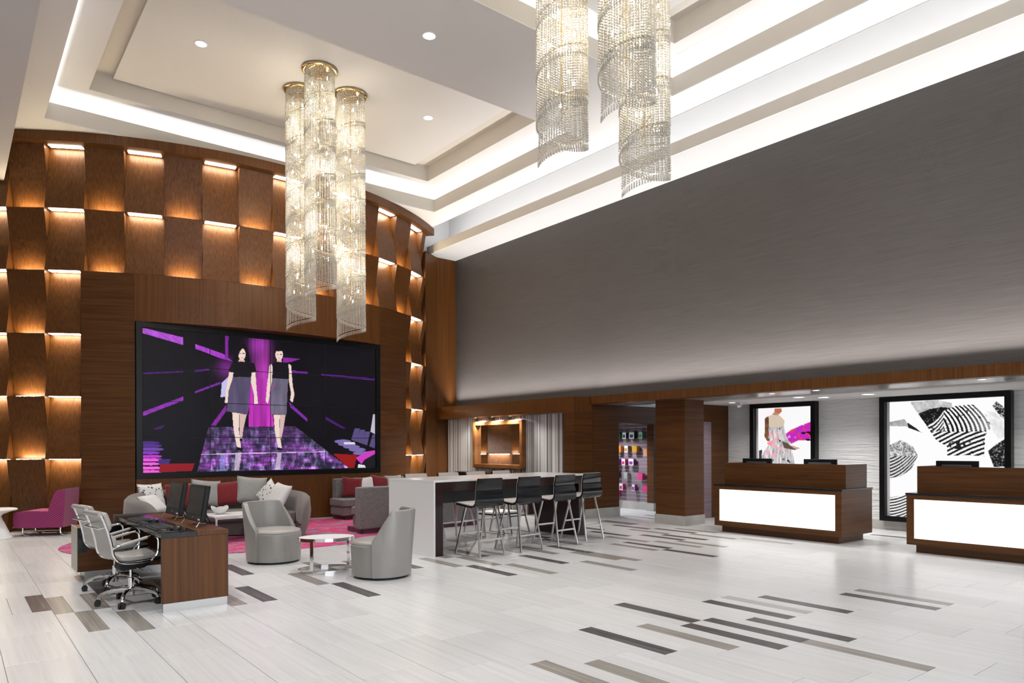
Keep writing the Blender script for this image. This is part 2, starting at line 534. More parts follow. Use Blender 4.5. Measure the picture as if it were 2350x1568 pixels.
# ------------------------------------------------------------------ floor with single tiles
floor = struct(MB().box(-7, 16, -6, 18, -0.12, -0.004).build('floor', M['grout']))
TW, TL, TX0, TY0 = 0.4572, 0.9144, 2.125, 4.265
STRIPS = {(-4, 4): {2: 'd'}, (-3, 2): {1: 'm'}, (-3, 3): {0: 'm', 2: 'm'}, (-2, 2): {0: 'm'}, (-2, 4): {0: 'd'}, (-1, 4): {1: 'm'},
 (0, 3): {2: 'd', 0: 'm'}, (1, 4): {1: 'd'}, (2, -2): {1: 'm'}, (2, 2): {2: 'd'}, (2, 3): {1: 'm'}, (3, -2): {0: 'm'}, (3, 4): {1: 'm'},
 (4, -1): {1: 'd'}, (4, 4): {1: 'm'}, (5, -2): {1: 'm'}, (5, 3): {1: 'd'}, (6, -3): {2: 'm'}, (6, -2): {2: 'd', 0: 'd'}, (6, -1): {1: 'd'},
 (6, 2): {2: 'd'}, (6, 3): {1: 'm'}, (5, 4): {1: 'd'}, (7, -2): {1: 'd'}, (7, 2): {2: 'm'}, (7, 3): {1: 'm'}, (7, 4): {0: 'm'}, (8, -1): {0: 'd', 2: 'l'},
 (8, 4): {0: 'd'}, (9, -2): {1: 'd'}, (9, 1): {2: 'm'}, (9, 2): {0: 'd'}, (10, 2): {2: 'm'}, (10, 3): {0: 'm'}, (11, -2): {0: 'd', 2: 'm'},
 (11, 2): {0: 'm'}, (11, 3): {0: 'd'}, (12, 4): {0: 'm'}, (12, 5): {1: 'd'}, (13, 1): {1: 'd'}, (13, 2): {2: 'd', 0: 'm'}, (14, 2): {2: 'm'},
 (14, 3): {1: 'm'}, (15, 2): {1: 'm'}, (15, 3): {2: 'd'}, (15, 4): {0: 'd'}, (15, 5): {2: 'd'}, (16, 3): {1: 'd'}, (16, 4): {2: 'm'}, (17, 1): {2: 'l'},
 (17, 2): {1: 'm'}, (17, 3): {2: 'd'}, (17, 4): {1: 'd'}, (18, 5): {0: 'm', 1: 'd'}, (18, 3): {1: 'm'}, (20, 6): {2: 'm'}, (21, 5): {2: 'm'}, (22, 0): {1: 'd'}}
def tilemesh(name, wx, wy, mat):
    g = 0.0016
    m_ = MB().box(g, wx - g, g, wy - g, -0.010, 0.0)
    me = bpy.data.meshes.new(name); me.from_pydata(m_.v, [], m_.f)
    bm = bmesh.new(); bm.from_mesh(me)
    es = [e for e in bm.edges if all(v.co.z > -0.005 for v in e.verts)]
    bmesh.ops.bevel(bm, geom=es, offset=0.0012, segments=1, affect='EDGES')
    bm.to_mesh(me); bm.free()
    me.materials.append(mat)
    return me
tm = tilemesh('tile', TW, TL, M['tile_w'])
sm_ = {c: tilemesh('strip_tile', TW / 3, TL, M['tile_' + c]) for c in 'wdml'}
cells = []
cf, sf = math.cos(YAW), math.sin(YAW)
for r in range(-22, 31):
    for k in range(-12, 16):
        x = TX0 + r * TW
        y = TY0 + ((-r) % 4) * TL / 4 + k * TL
        if x < -6.9 or x > 15.5 or y < -5.9 or y > 17: continue
        cxm, cym = x + TW / 2, y + TL / 2
        dep = cxm * sf + cym * cf
        lat = cxm * cf - cym * sf
        seen = dep > 2.2 and abs(lat) < dep * 0.80 and not (cym > 15.2) and dep < 19
        if cxm > 11.2 and (cym > 12.5 or cxm > 13.5): seen = False
        cells.append((not seen, dep, r, k, x, y))
cells.sort()
rest = MB()
n_t = 0
for hid, dep, r, k, x, y in cells:
    if (r, k) in STRIPS:
        st = STRIPS[(r, k)]
        for t in range(3):
            link('strip_tile', sm_[st.get(t, 'w')], floor, (x + t * TW / 3, y, 0))
    elif not hid and n_t < 300:
        n_t += 1
        link('tile', tm, floor, (x, y, 0))
    else:
        g = 0.0016
        rest.box(x + g, x + TW - g, y + g, y + TL - g, -0.010, 0.0)
rest.build('tile_field', M['tile_w'], floor, kind='stuff')

# ------------------------------------------------------------------ ceilings
c = MB()
xs = (0.79, 9.87)
ys = [-6, TRAYS[1][2], TRAYS[1][3], TRAYS[0][2], TRAYS[0][3], 17.5]
for a, b in ((0, 1), (2, 3), (4, 5)):
    c.box(xs[0], xs[1], ys[a], ys[b], ZA, ZA + 0.02)
for x0, x1, y0, y1 in TRAYS:
    c.box(xs[0], x0, y0, y1, ZA, ZA + 0.02)
    c.box(x1, xs[1], y0, y1, ZA, ZA + 0.02)
ceiling = struct(c.build('ceiling', M['white_paint']))
for x0, x1, y0, y1 in TRAYS:
    t = 0.03
    h = 0.30
    m_ = MB()
    m_.box(x0 - t, x0, y0 - t, y1 + t, ZA + 0.02, ZA + h); m_.box(x1, x1 + t, y0 - t, y1 + t, ZA + 0.02, ZA + h)
    m_.box(x0, x1, y0 - t, y0, ZA + 0.02, ZA + h); m_.box(x0, x1, y1, y1 + t, ZA + 0.02, ZA + h)
    m_.build('tray_lip', M['beige_paint'], ceiling)
    rx0, rx1, ry0, ry1 = x0 + 0.62, x1 - 0.42, y0 + 0.42, y1 - 0.38
    prof = [(0.30, ZA + 0.02)] + [(-0.15 + 0.45 * math.cos(R(f_)), 7.35 + 0.45 * math.sin(R(f_))) for f_ in range(0, 91, 6)]
    rg_ = [[(x0 - d, y0 - d, z), (x1 + d, y0 - d, z), (x1 + d, y1 + d, z), (x0 - d, y1 + d, z)] for d, z in prof]
    rg_.append([(rx0, ry0, Z1), (rx1, ry0, Z1), (rx1, ry1, Z1), (rx0, ry1, Z1)])
    MB().loft(rg_, caps=False).build('cove', M['white_paint'], ceiling, smooth=True)
    zt = Z2 + 0.07
    m_ = MB()
    m_.box(rx0 - 0.04, rx0, ry0, ry1, Z1 + 0.001, zt); m_.box(rx1, rx1 + 0.04, ry0, ry1, Z1 + 0.001, zt)
    m_.box(rx0, rx1, ry0 - 0.04, ry0, Z1 + 0.001, zt); m_.box(rx0, rx1, ry1, ry1 + 0.04, Z1 + 0.001, zt)
    m_.build('tray_face', M['beige_paint'], ceiling)
    MB().box(rx0 - 0.05, rx1 + 0.05, ry0 - 0.05, ry1 + 0.05, zt, zt + 0.04).build('recess_top', M['beige_paint'], ceiling)
    MB().box(rx0 + 0.36, rx1 - 0.38, ry0 + 0.06, ry1 - 0.06, Z2, zt - 0.002).build('raised_panel', M['white_paint'], ceiling)
# side soffit over the left of the lobby, and the bulkhead with its light slot along the grey wall
MB().box(-7, 0.79, -6, 17.5, 6.43, 6.6).build('side_soffit', M['grey_paint'], ceiling)
MB().box(0.75, 0.79, -6, 17.5, 6.6, ZA + 0.06).build('soffit_face', M['grey_paint'], ceiling)
MB().box(9.98, XG, -6, 16.12, 6.65, 6.87).build('wall_bulkhead', M['bulkhead_dimmed_white'], ceiling)
MB().box(9.955, 9.98, -6, 15.75, 6.65, 6.87).build('bulkhead_fascia', M['beige_paint'], ceiling)
MB().box(9.84, XG + 0.2, -6, 17.5, 8.0, 8.04).box(9.84, 9.87, -6, 17.5, ZA + 0.06, 8.0).build('slot_top', M['white_paint'], ceiling)

# ------------------------------------------------------------------ curved panelled wall
def arcp(s, rad):
    th = s / AR
    return (ACX + rad * math.sin(th), ACY - rad * math.cos(th))
def arc_slab(mb, s0, s1, r0, r1, z0, z1, n=40):
    """slab between two radii (r1 nearer the room) along the arc"""
    rings = []
    for i in range(n + 1):
        s = s0 + (s1 - s0) * i / n
        a, b = arcp(s, r0), arcp(s, r1)
        rings.append([(a[0], a[1], z0), (b[0], b[1], z0), (b[0], b[1], z1), (a[0], a[1], z1)])
    return mb.loft(rings)
S0 = -0.093
SW = 0.669
ROWZ = [7.08, 5.92, 4.785, 3.63, 2.48, 1.33, 0.17]
_w = arc_slab(MB(), S0 - 9.6 * SW, 4.86, AR - 0.42, AR - 0.245, 3.95, ZA - 0.002, 60)
arc_slab(_w, S0 - 9.6 * SW, -2.62, AR - 0.42, AR - 0.245, 0, 3.95, 30); arc_slab(_w, 2.62, 4.86, AR - 0.42, AR - 0.245, 0, 3.95, 20)
wall_back = struct(_w.build('wall_back', M['wood_v']))
arc_slab(MB(), S0 - 9.6 * SW, 4.98, AR - 0.24, AR + 0.17, 7.08, 7.258, 60).build('cornice', M['wood_v'], wall_back)
HP = 1.147
def wedge(kind, h, wid=SW):
    g = 0.002
    yb, yt = (0.0, -0.20) if kind == 'A' else (-0.20, 0.0)
    pts = [(-0.245, 0), (yb, 0), (yt, h), (-0.245, h)]
    w2 = wid / 2 - g
    # wedge narrows towards the back so that neighbours on the curve do not clash
    wb = w2 * (AR - 0.245) / AR
    vs = []
    for sx in (-1, 1):
        for (y, z) in pts:
            ww = wb + (w2 - wb) * (y + 0.245) / 0.245
            vs.append((sx * ww, -y, z))
    fs = [(0, 1, 2, 3), (7, 6, 5, 4), (0, 4, 5, 1), (1, 5, 6, 2), (2, 6, 7, 3), (3, 7, 4, 0)]
    m_ = MB(); m_.add([(x, -y, z) for x, y, z in vs], fs)
    me = bpy.data.meshes.new('panel'); me.from_pydata(m_.v, [], m_.f)
    bm = bmesh.new(); bm.from_mesh(me); bmesh.ops.recalc_face_normals(bm, faces=bm.faces); bm.to_mesh(me); bm.free()
    me.materials.append(M['wood_v'])
    return me
pan = {}
def panel_mesh(kind, h, wid):
    key = (kind, round(h, 3), round(wid, 3))
    if key not in pan:
        pan[key] = wedge(kind, h, wid)
    return pan[key]
def strip_mesh(name, wid, dep, mat):
    m_ = MB().box(-wid / 2, wid / 2, -dep / 2, dep / 2, -0.003, 0.003)
    me = bpy.data.meshes.new(name); me.from_pydata(m_.v, [], m_.f); me.materials.append(mat)
    return me
strip_a = strip_mesh('light_strip', 0.56, 0.13, M['strip_top'])
strip_b = strip_mesh('light_strip', 0.42, 0.03, M['strip_warm'])
def place_arc(name, me, s, rad, z):
    x, y = arcp(s, rad)
    # local +y points out of the wall to the room, local x along the wall
    return link(name, me, wall_back, (x, y, z), (0, 0, s / AR + PI))
BL, BR = -3.498, 3.635      # screen block edges (arc length)
for row in range(6):
    zt, zb = ROWZ[row], ROWZ[row + 1]
    if row == 5: zb = 0.0
    h = zt - zb - 0.004
    for k in range(-9, 8):
        s0, s1 = S0 + k * SW, S0 + (k + 1) * SW
        s1 = min(s1, 4.83)
        if row >= 2:
            if s0 > BL - 0.05 and s1 < BR + 0.05: continue
            if s0 < BL < s1: s1 = BL - 0.01
            if s0 < BR < s1: s0 = BR + 0.01
        if s1 - s0 < 0.08: continue
        sc_ = (s0 + s1) / 2
        kind = 'A' if k % 2 == 0 else 'B'
        o = place_arc('panel', panel_mesh(kind, h, s1 - s0), sc_, AR, zb + 0.002)
        full = (s1 - s0) / SW
        if kind == 'A':
            st = place_arc('light_strip', strip_a, sc_, AR - 0.105 if row else AR - 0.09, zt - 0.004)
            st.scale = (full, 1, 1)
        elif row < 5:
            st = place_arc('light_strip', strip_b, sc_, AR - 0.09, zb + 0.002)
            st.scale = (full, 1, 1)
# block round the screen: pilasters, fascia above, plinth below
arc_slab(MB(), BL, -2.598, AR - 0.35, AR, 0, 4.785, 8).build('pilaster', M['wood_h'], wall_back)
arc_slab(MB(), 2.597, BR, AR - 0.35, AR, 0, 4.785, 8).build('pilaster', M['wood_h'], wall_back)
arc_slab(MB(), -2.598, 2.597, AR - 0.6, AR, 3.90, 4.785, 30).build('fascia', M['wood_v'], wall_back)
MB().box(2.72, 7.78, 14.62, 15.0, 0, 0.95).build('plinth_panel', M['wood_v'], wall_back)
MB().box(2.72, 7.78, 14.69, 15.0, 0.95, 3.91).build('screen_niche', M['black_matte'], wall_back)
# flat timber return beside the curve
e0 = arcp(4.83, AR - 0.02)
MB().prism([e0, (10.30, 16.12), (10.9, 16.12), (10.9, 16.4), (9.8, 16.3)], 0, 6.65).build('return_panel', M['wood_v'], wall_back)

# ------------------------------------------------------------------ grey wall, timber band, niche
wall_right = struct(MB().box(XG, XG + 0.15, -6, 16.4, 2.44, 6.66).build('wall_right', M['wallcover']))
MB().box(XG, XG + 0.15, -6, 17.5, 6.87, 8.0).build('upper_wall', M['white_paint'], wall_right)
trim_1 = struct(MB().box(10.68, XG, -6, 10.70, 2.435, 2.60).build('trim_1', M['wood_v']))
trim_2 = struct(MB().box(10.20, 10.75, 10.7, 16.10, 2.27, 2.585).box(10.751, XG, 10.89, 16.10, 2.27, 2.585).build('trim_2', M['wood_v']))
wall_niche = struct(MB().box(10.6, 10.75, 11.02, 16.1, 0, 2.27).build('wall_niche', M['stripes']))
struct(MB().box(10.20, 10.75, 10.70, 11.02, 0, 2.27).build('wall_pier', M['wood_h']))
wall_shop = struct(MB().box(10.755, 11.57, 10.70, 10.88, 0, 2.435).box(11.57, 13.3, 10.70, 10.88, 2.05, 2.435).build('wall_shop', M['wood_h']))
MB().box(10.21, 11.585, 10.685, 10.70, 0, 0.20).box(11.57, 11.585, 10.70, 10.88, 0, 0.20).build('stone_skirting', M['stone'], wall_shop)
MB().box(12.95, 13.1, 10.88, 11.08, 0.19, 2.435).build('jamb', M['wood_h'], wall_shop)
MB().box(12.93, 13.09, 10.87, 11.09, 0, 0.19).build('stone_skirting', M['stone'], wall_shop)
struct(MB().box(10.75, 13.4, 14.0, 14.1, 0, 2.6).build('wall_shop_end', M['slat']))
# column
wall_column = struct(MB().box(11.0, 11.6, 8.48, 9.19, 0.19, 2.435).build('wall_column', M['wood_h']))
MB().box(10.985, 11.615, 8.465, 9.205, 0, 0.19).build('stone_skirting', M['stone'], wall_column)
# reception alcove
wall_rec = struct(MB().box(13.4, 13.55, -3, 9.15, 0.17, 2.45).build('wall_reception', M['relief']))
MB().box(13.36, 13.55, -3, 9.15, 0, 0.17).build('stone_skirting', M['stone'], wall_rec)
wall_side = struct(MB().box(11.6, 13.55, 9.15, 9.3, 0, 2.45).build('wall_side', M['wood_h']))
door_1 = struct(MB().box(12.15, 12.75, 9.13, 9.15, 0, 2.05).build('door_1', M['slat']))
soffit = struct(MB().box(10.685, 11.82, -6, 10.7, 2.436, 2.50).build('ceiling_soffit', M['soffit']))
struct(MB().box(11.82, 13.6, -6, 9.3, 2.415, 2.50).build('ceiling_reception', M['white_paint']))
struct(MB().box(10.75, 13.3, 10.7, 14.1, 2.437, 2.5).build('ceiling_shop', M['white_paint']))
struct(MB().box(9.85, 11.2, 16.45, 16.55, 6.6, 8.05).box(-0.5, 11.2, 17.4, 17.6, 0, 8.1).build('wall_far_end', M['white_paint']))
# unseen sides of the room
struct(MB().box(-7, -6.9, -6, 17.5, 0, 6.6).build('wall_left', M['plaster_dim']))
struct(MB().box(-7, -0.5, 17.2, 17.4, 0, 6.5).build('wall_far', M['plaster_dim']))
wf = struct(MB().box(-7, -3.2, -6.1, -5.9, 0, 8).box(9.2, 16, -6.1, -5.9, 0, 8).box(-3.2, 9.2, -6.1, -5.9, 5.6, 8).box(-3.2, 9.2, -6.1, -5.9, 0, 0.4).build('wall_front', M['plaster_dim']))
added_win = struct(MB().box(-3.2, 9.2, -5.98, -5.96, 0.4, 5.6).build('added_window_1', plain('added_window_glass', (0.7, 0.75, 0.8), rough=0.05, metal=0.0)))  # unseen glazed front, added to go with the fill lamp
for i in range(6):
    MB().box(-3.2 + i * 2.45, -3.1 + i * 2.45, -5.96, -5.88, 0.4, 5.6).build('added_mullion', M['steel'], added_win)
struct(MB().box(13.55, 13.6, -6, -3, 0, 2.5).build('wall_reception_end', M['plaster_dim']))

# ------------------------------------------------------------------ recessed ceiling lights
def downlight(x, y, z, rad, label, group, energy=0, ang=80, col=NEUT, mat='downlight', cat='light'):
    t = thing('recessed_downlight', label, cat, (x, y, z), 0, group)
    MB().lathe([(rad * 1.22, 0.0), (rad * 1.22, -0.008), (rad, -0.010), (rad, 0.0)], 28).build('trim_ring', M['white_gloss'], t, smooth=True)
    MB().lathe([(rad * 0.98, -0.002), (rad * 0.9, -0.004), (0.001, -0.004)], 28).build('lens', M[mat], t)
    if energy:
        sp = spot('down_spot', (0, 0, -0.03), energy, ang, col, 1.0, radius=rad)
        sp.parent = t
    return t
G1 = 'recessed ceiling downlights'
downlight(3.20, 12.05, Z2, 0.085, 'white recessed downlight in raised ceiling left of the crystal chandeliers', G1, 380, 125)
downlight(7.45, 11.97, Z2, 0.085, 'white recessed downlight in raised ceiling right of the three full chandeliers', G1, 380, 125)
downlight(5.23, 8.37, ZA, 0.085, 'white recessed downlight in the flat grey ceiling band between the trays', G1, 380, 125)
for x_, y_, z_ in ((3.2, 4.85, Z2), (7.45, 4.85, Z2), (5.23, 1.2, ZA), (0.2, 5.0, 6.43), (0.2, 11.0, 6.43)):
    spot('down_spot', (x_, y_, z_ - 0.03), 380 if x_ > 1 else 620, 125, NEUT, 1.0, 0.085)  # extra unseen spots without fixtures, added to brighten floor and left side
G2 = 'recessed lights over the reception desks'
downlight(10.98, 6.63, 2.436, 0.05, 'bright small spotlight in soffit above the middle of left reception desk', G2, 90, 120)
downlight(10.96, 5.84, 2.436, 0.05, 'bright small spotlight in soffit above the right end of left reception desk', G2, 90, 120)
downlight(10.98, 3.50, 2.436, 0.05, 'bright small spotlight in soffit above right reception desk', G2, 90, 120)
downlight(12.33, 8.33, 2.415, 0.06, 'flat round downlight in white ceiling beside the column', G2, 70, 140)
downlight(11.97, 6.70, 2.415, 0.09, 'flat round downlight nearest the soffit edge over left desk', G2, 70, 140)
downlight(12.37, 6.45, 2.415, 0.09, 'flat round downlight above the ribbed white wall by pink artwork', G2, 95, 140)
downlight(12.24, 5.60, 2.415, 0.10, 'flat round downlight in white ceiling left of zebra-stripe artwork', G2, 95, 140)
downlight(12.35, 3.20, 2.415, 0.10, 'flat round downlight at right picture edge above zebra-stripe artwork', G2, 95, 140)
sn = thing('ceiling_sensor', 'small round white sensor under the white bulkhead by the grey wall', 'sensor', (10.33, 8.57, 6.65))
MB().lathe([(0.001, 0), (0.06, 0), (0.06, -0.012), (0.045, -0.022), (0.001, -0.022)], 20).build('base', M['white_gloss'], sn, smooth=True)
MB().lathe([(0.03, -0.0225), (0.024, -0.034), (0.001, -0.036)], 16).build('sensor_dome', M['white_gloss'], sn, smooth=True)
sp = spot('shop_lamp', (12.0, 11.9, 2.40), 330, 130, COOL, radius=0.15)

# ------------------------------------------------------------------ flat pictures as finely divided colour grids
def lin(c):
    c = np.asarray(c, float) / 255.0
    return np.where(c <= 0.04045, c / 12.92, ((c + 0.055) / 1.055) ** 2.4)
def homog(dst):
    """unit square (0,0),(1,0),(1,1),(0,1) -> dst quad"""
    A, b = [], []
    for (u, v), (x, y) in zip(((0, 0), (1, 0), (1, 1), (0, 1)), dst):
        A.append([u, v, 1, 0, 0, 0, -u * x, -v * x]); b.append(x)
        A.append([0, 0, 0, u, v, 1, -u * y, -v * y]); b.append(y)
    h = np.linalg.solve(np.array(A, float), np.array(b, float))
    return np.append(h, 1).reshape(3, 3)
class Paint:
    def __init__(s, w, h, quad, bg):
        s.w, s.h = w, h
        u, v = np.meshgrid((np.arange(w)) / (w - 1), (np.arange(h)) / (h - 1))
        Hm = homog(quad)
        d = Hm[2, 0] * u + Hm[2, 1] * v + Hm[2, 2]
        s.X = (Hm[0, 0] * u + Hm[0, 1] * v + Hm[0, 2]) / d
        s.Y = (Hm[1, 0] * u + Hm[1, 1] * v + Hm[1, 2]) / d
        s.c = np.tile(np.array(bg, float), (h, w, 1))
        s.rng = np.random.default_rng(5)
    def mask(s, pts):
        m = np.zeros(s.X.shape, bool)
        n = len(pts)
        for i in range(n):
            x0, y0 = pts[i]; x1, y1 = pts[(i + 1) % n]
            if y0 == y1: continue
            cnd = ((y0 > s.Y) != (y1 > s.Y)) & (s.X < (x1 - x0) * (s.Y - y0) / (y1 - y0) + x0)
            m ^= cnd
        return m
    def poly(s, pts, col, a=1.0):
        m = s.mask(pts)
        s.c[m] = s.c[m] * (1 - a) + np.array(col, float) * a
        return m
    def ell(s, cx, cy, rx, ry, col, a=1.0, soft=False):
        d = ((s.X - cx) / rx) ** 2 + ((s.Y - cy) / ry) ** 2
        k = np.exp(-d * 1.6) * a if soft else (d < 1) * a
        s.c = s.c * (1 - k[..., None]) + np.array(col, float) * k[..., None]
        return d < 1
    def noise(s, sx, sy, seed=0):
        r = np.random.default_rng(seed)
        tot = np.zeros(s.X.shape)
        for o_, am in ((1, 0.6), (2, 0.4)):
            gx = s.X / sx * o_; gy = s.Y / sy * o_
            tab = r.random((64, 64))
            ix, iy = np.floor(gx).astype(int), np.floor(gy).astype(int)
            fx, fy = gx - ix, gy - iy
            g = lambda a, b: tab[a % 64, b % 64]
            tot += am * ((g(ix, iy) * (1 - fx) + g(ix + 1, iy) * fx) * (1 - fy) + (g(ix, iy + 1) * (1 - fx) + g(ix + 1, iy + 1) * fx) * fy)
        return tot

def grid_mesh(name, img, P0, du, dv, mat):
    """picture grid: P0 top left, du right, dv down (world vectors)"""
    h, w, _ = img.shape
    P0, du, dv = (np.array(q, float) for q in (P0, du, dv))
    uu, vv = np.meshgrid(np.arange(w) / (w - 1), np.arange(h) / (h - 1))
    co = P0 + uu[..., None] * du + vv[..., None] * dv
    i = np.arange(h * w).reshape(h, w)
    q = np.stack([i[:-1, :-1], i[1:, :-1], i[1:, 1:], i[:-1, 1:]], -1).reshape(-1, 4)
    me = fastmesh(name, co.reshape(-1, 3), q)
    at = me.color_attributes.new('print', 'FLOAT_COLOR', 'POINT')
    rgba = np.ones((h * w, 4)); rgba[:, :3] = lin(np.clip(img, 0, 255)).reshape(-1, 3)
    at.data.foreach_set('color', rgba.ravel())
    me.materials.append(mat)
    return me
def fastmesh(name, v, f):
    v = np.asarray(v, np.float32); f = np.asarray(f, np.int32)
    n = f.shape[1]
    me = bpy.data.meshes.new(name)
    me.vertices.add(len(v)); me.vertices.foreach_set('co', v.ravel())
    me.loops.add(f.size); me.loops.foreach_set('vertex_index', f.ravel())
    me.polygons.add(len(f)); me.polygons.foreach_set('loop_start', np.arange(0, f.size, n, dtype=np.int32))
    me.update(calc_edges=True); me.validate()
    return me

# ------------------------------------------------------------------ video wall
def paint_runway():
    p = Paint(480, 272, [(133, 130), (2120, 300), (2130, 1320), (147, 1368)], (6, 5, 9))
    p.c += (p.noise(60, 60, 1)[..., None] * np.array([5, 3, 8]))
    V = (178, 66, 214)
    for pts, c_ in (([(130, 125), (480, 208), (480, 272), (130, 172)], (186, 84, 222)), ([(580, 262), (820, 346), (900, 410), (800, 385), (580, 302)], V),
                    ([(835, 190), (864, 192), (860, 395), (836, 390)], (130, 40, 160)), ([(145, 845), (484, 714), (484, 746), (145, 882)], (150, 48, 185)),
                    ([(580, 670), (800, 584), (800, 603), (580, 687)], (130, 42, 170)), ([(140, 512), (480, 494), (480, 506), (140, 524)], (80, 24, 120)),
                    ([(580, 488), (705, 474), (705, 486), (580, 502)], (96, 30, 140)), ([(1400, 484), (1550, 499), (1550, 514), (1400, 506)], (120, 36, 160)),
                    ([(1660, 513), (2122, 550), (2126, 567), (1660, 527)], (100, 28, 145)), ([(1385, 755), (1550, 904), (1550, 932), (1395, 800)], (130, 44, 175)),
                    ([(1700, 880), (1880, 985), (1845, 985), (1700, 905)], (70, 22, 105)), ([(240, 985), (330, 955), (300, 990), (240, 1000)], (60, 20, 95)),
                    ([(850, 780), (850, 835), (760, 962), (718, 962)], (140, 40, 165)), ([(1330, 375), (1480, 384), (1400, 412), (1330, 420)], (150, 40, 170))):
        p.poly(pts, c_)
    dots = (np.sin(p.X * 0.62) * np.sin(p.Y * 0.62)) < -0.25
    bright = p.c.sum(-1) > 220
    p.c[dots & bright] *= 0.72
    # glow in the middle
    p.ell(850, 470, 120, 120, (150, 40, 165), 0.75, True)
    p.ell(1120, 260, 110, 130, (178, 60, 190), 0.85, True)
    p.ell(1150, 520, 110, 330, (190, 60, 185), 0.95, True)
    m = p.poly([(1050, 560), (1215, 560), (1260, 1005), (1040, 1005)], (172, 44, 164))
    st = p.noise(16, 500, 3)
    k = (m | (p.ell(1130, 500, 150, 420, (0, 0, 0), 0.0)))
    p.c[k] *= (0.72 + 0.7 * st[k])[:, None]
    p.poly([(810, 592), (868, 540), (862, 708), (800, 720)], (196, 190, 235))
    for x in (490, 1545):
        p.poly([(x, 130), (x + (88 if x < 600 else 110), 150), (x + (88 if x < 600 else 110), 1000), (x, 1000)], (9, 8, 13))
    # runway
    m = p.mask([(700, 975), (1440, 965), (1905, 1325), (605, 1362)])
    n1, n2, n3 = p.noise(70, 34, 7), p.noise(26, 60, 8), p.noise(14, 14, 9)
    t = np.clip((p.Y - 965) / 390, 0, 1)
    base = np.array([46, 40, 66])[None, None] + (np.clip(n1 * 1.7 - 0.55, 0, 1) * (0.35 + 0.65 * t))[..., None] * np.array([178, 60, 190]) + (np.clip(n2 * 2.2 - 1.0, 0, 1) * (0.4 + 0.6 * t))[..., None] * np.array([150, 150, 190])
    base *= (0.70 + 0.5 * n3)[..., None]
    vx = (p.X - 1130) / (p.Y - 600)
    grid = (np.abs((vx * 34) % 1 - 0.5) > 0.43) | (np.abs(((p.Y - 600) ** 0.9 / 7) % 1 - 0.5) > 0.43)
    base[grid] *= 0.55
    p.c[m] = base[m]
    p.poly([(640, 1205), (1700, 1180), (1725, 1184), (640, 1212)], (225, 210, 240))
    p.poly([(930, 1195), (985, 1190), (962, 1346), (922, 1346)], (222, 205, 225), 0.75)
    p.poly([(1288, 1190), (1326, 1190), (1312, 1336), (1274, 1340)], (222, 205, 225), 0.75)
    p.poly([(800, 1210), (840, 1208), (845, 1350), (795, 1352)], (150, 165, 235), 0.6)
    # seats at both sides
    for i, (y, c_) in enumerate(((1110, (70, 40, 120)), (1135, (84, 46, 140)), (1165, (110, 70, 165)), (1195, (130, 60, 190)), (1226, (190, 60, 200)), (1256, (236, 88, 226)), (1290, (240, 96, 224)), (1325, (244, 100, 222)), (1356, (240, 90, 216)))):
        p.ell(205 + 18 * (i % 3), y, 82, 13, c_)
        p.poly([(147, y - 12), (210, y - 12), (210, y + 12), (147, y + 12)], c_)
    p.poly([(290, 1290), (585, 1284), (562, 1350), (284, 1364)], (142, 20, 32))
    p.poly([(278, 1250), (380, 1250), (366, 1288), (280, 1290)], (64, 44, 120))
    p.poly([(1765, 1200), (1975, 1210), (1950, 1322), (1900, 1322)], (150, 22, 22))
    for x, y in ((1930, 980), (1975, 995), (2020, 1010), (2085, 1035)):
        p.poly([(x - 8, y + 100), (x + 22, y), (x + 66, y), (x + 40, y + 118)], (86, 76, 124))
    for x, y in ((1850, 1095), (1880, 1118), (1925, 1140), (1975, 1165), (2010, 1195)):
        p.ell(x, y, 72, 17, (122, 108, 170))
    p.poly([(1858, 1102), (1950, 1100), (1960, 1118), (1862, 1120)], (225, 215, 225))
    p.poly([(1962, 1235), (2060, 1180), (2132, 1170), (2132, 1240), (2010, 1290)], (205, 60, 190))
    p.poly([(2040, 1250), (2132, 1200), (2132, 1322), (1990, 1322)], (26, 24, 30))
    p.poly([(1985, 1290), (2040, 1300), (2050, 1322), (1980, 1322)], (225, 225, 228))
    p.poly([(2088, 1010), (2110, 860), (2132, 860), (2132, 1035)], (196, 190, 205))
    # two models walking
    SK, SK2 = (238, 214, 202), (214, 182, 176)
    def fig(dx, hair_long, x):
        pass
    HA = (14, 10, 16)
    p.poly([(925, 300), (955, 262), (1000, 262), (1030, 310), (1045, 380), (1056, 412), (1000, 420), (1012, 330), (950, 330), (945, 400), (915, 440), (896, 410), (912, 360)], HA)
    p.poly([(955, 395), (1000, 395), (1010, 425), (945, 425)], SK2)
    p.ell(979, 348, 31, 50, SK); p.poly([(945, 300), (990, 290), (962, 325), (950, 360), (938, 350)], HA)
    p.poly([(958, 338), (974, 338), (974, 344), (958, 344)], (40, 28, 34)); p.poly([(986, 338), (1002, 338), (1002, 344), (986, 344)], (40, 28, 34)); p.poly([(970, 376), (990, 376), (988, 382), (972, 382)], (180, 90, 100))
    p.poly([(872, 500), (908, 505), (900, 560), (872, 690), (858, 772), (836, 765), (848, 640)], SK)
    p.poly([(1063, 498), (1096, 505), (1106, 640), (1120, 772), (1088, 776), (1084, 690), (1054, 570)], SK)
    p.poly([(900, 850), (962, 850), (958, 1000), (978, 1152), (944, 1152), (914, 1000)], SK)
    p.poly([(964, 855), (1024, 862), (996, 990), (986, 1080), (966, 1072), (966, 950)], SK2)
    p.poly([(938, 1142), (992, 1156), (988, 1176), (944, 1172)], (12, 8, 14)); p.poly([(966, 1070), (988, 1070), (986, 1096), (968, 1092)], (12, 8, 14))
    p.poly([(895, 425), (945, 412), (1010, 412), (1086, 425), (1106, 498), (1064, 506), (1060, 545), (908, 545), (908, 506), (864, 494)], (17, 15, 22))
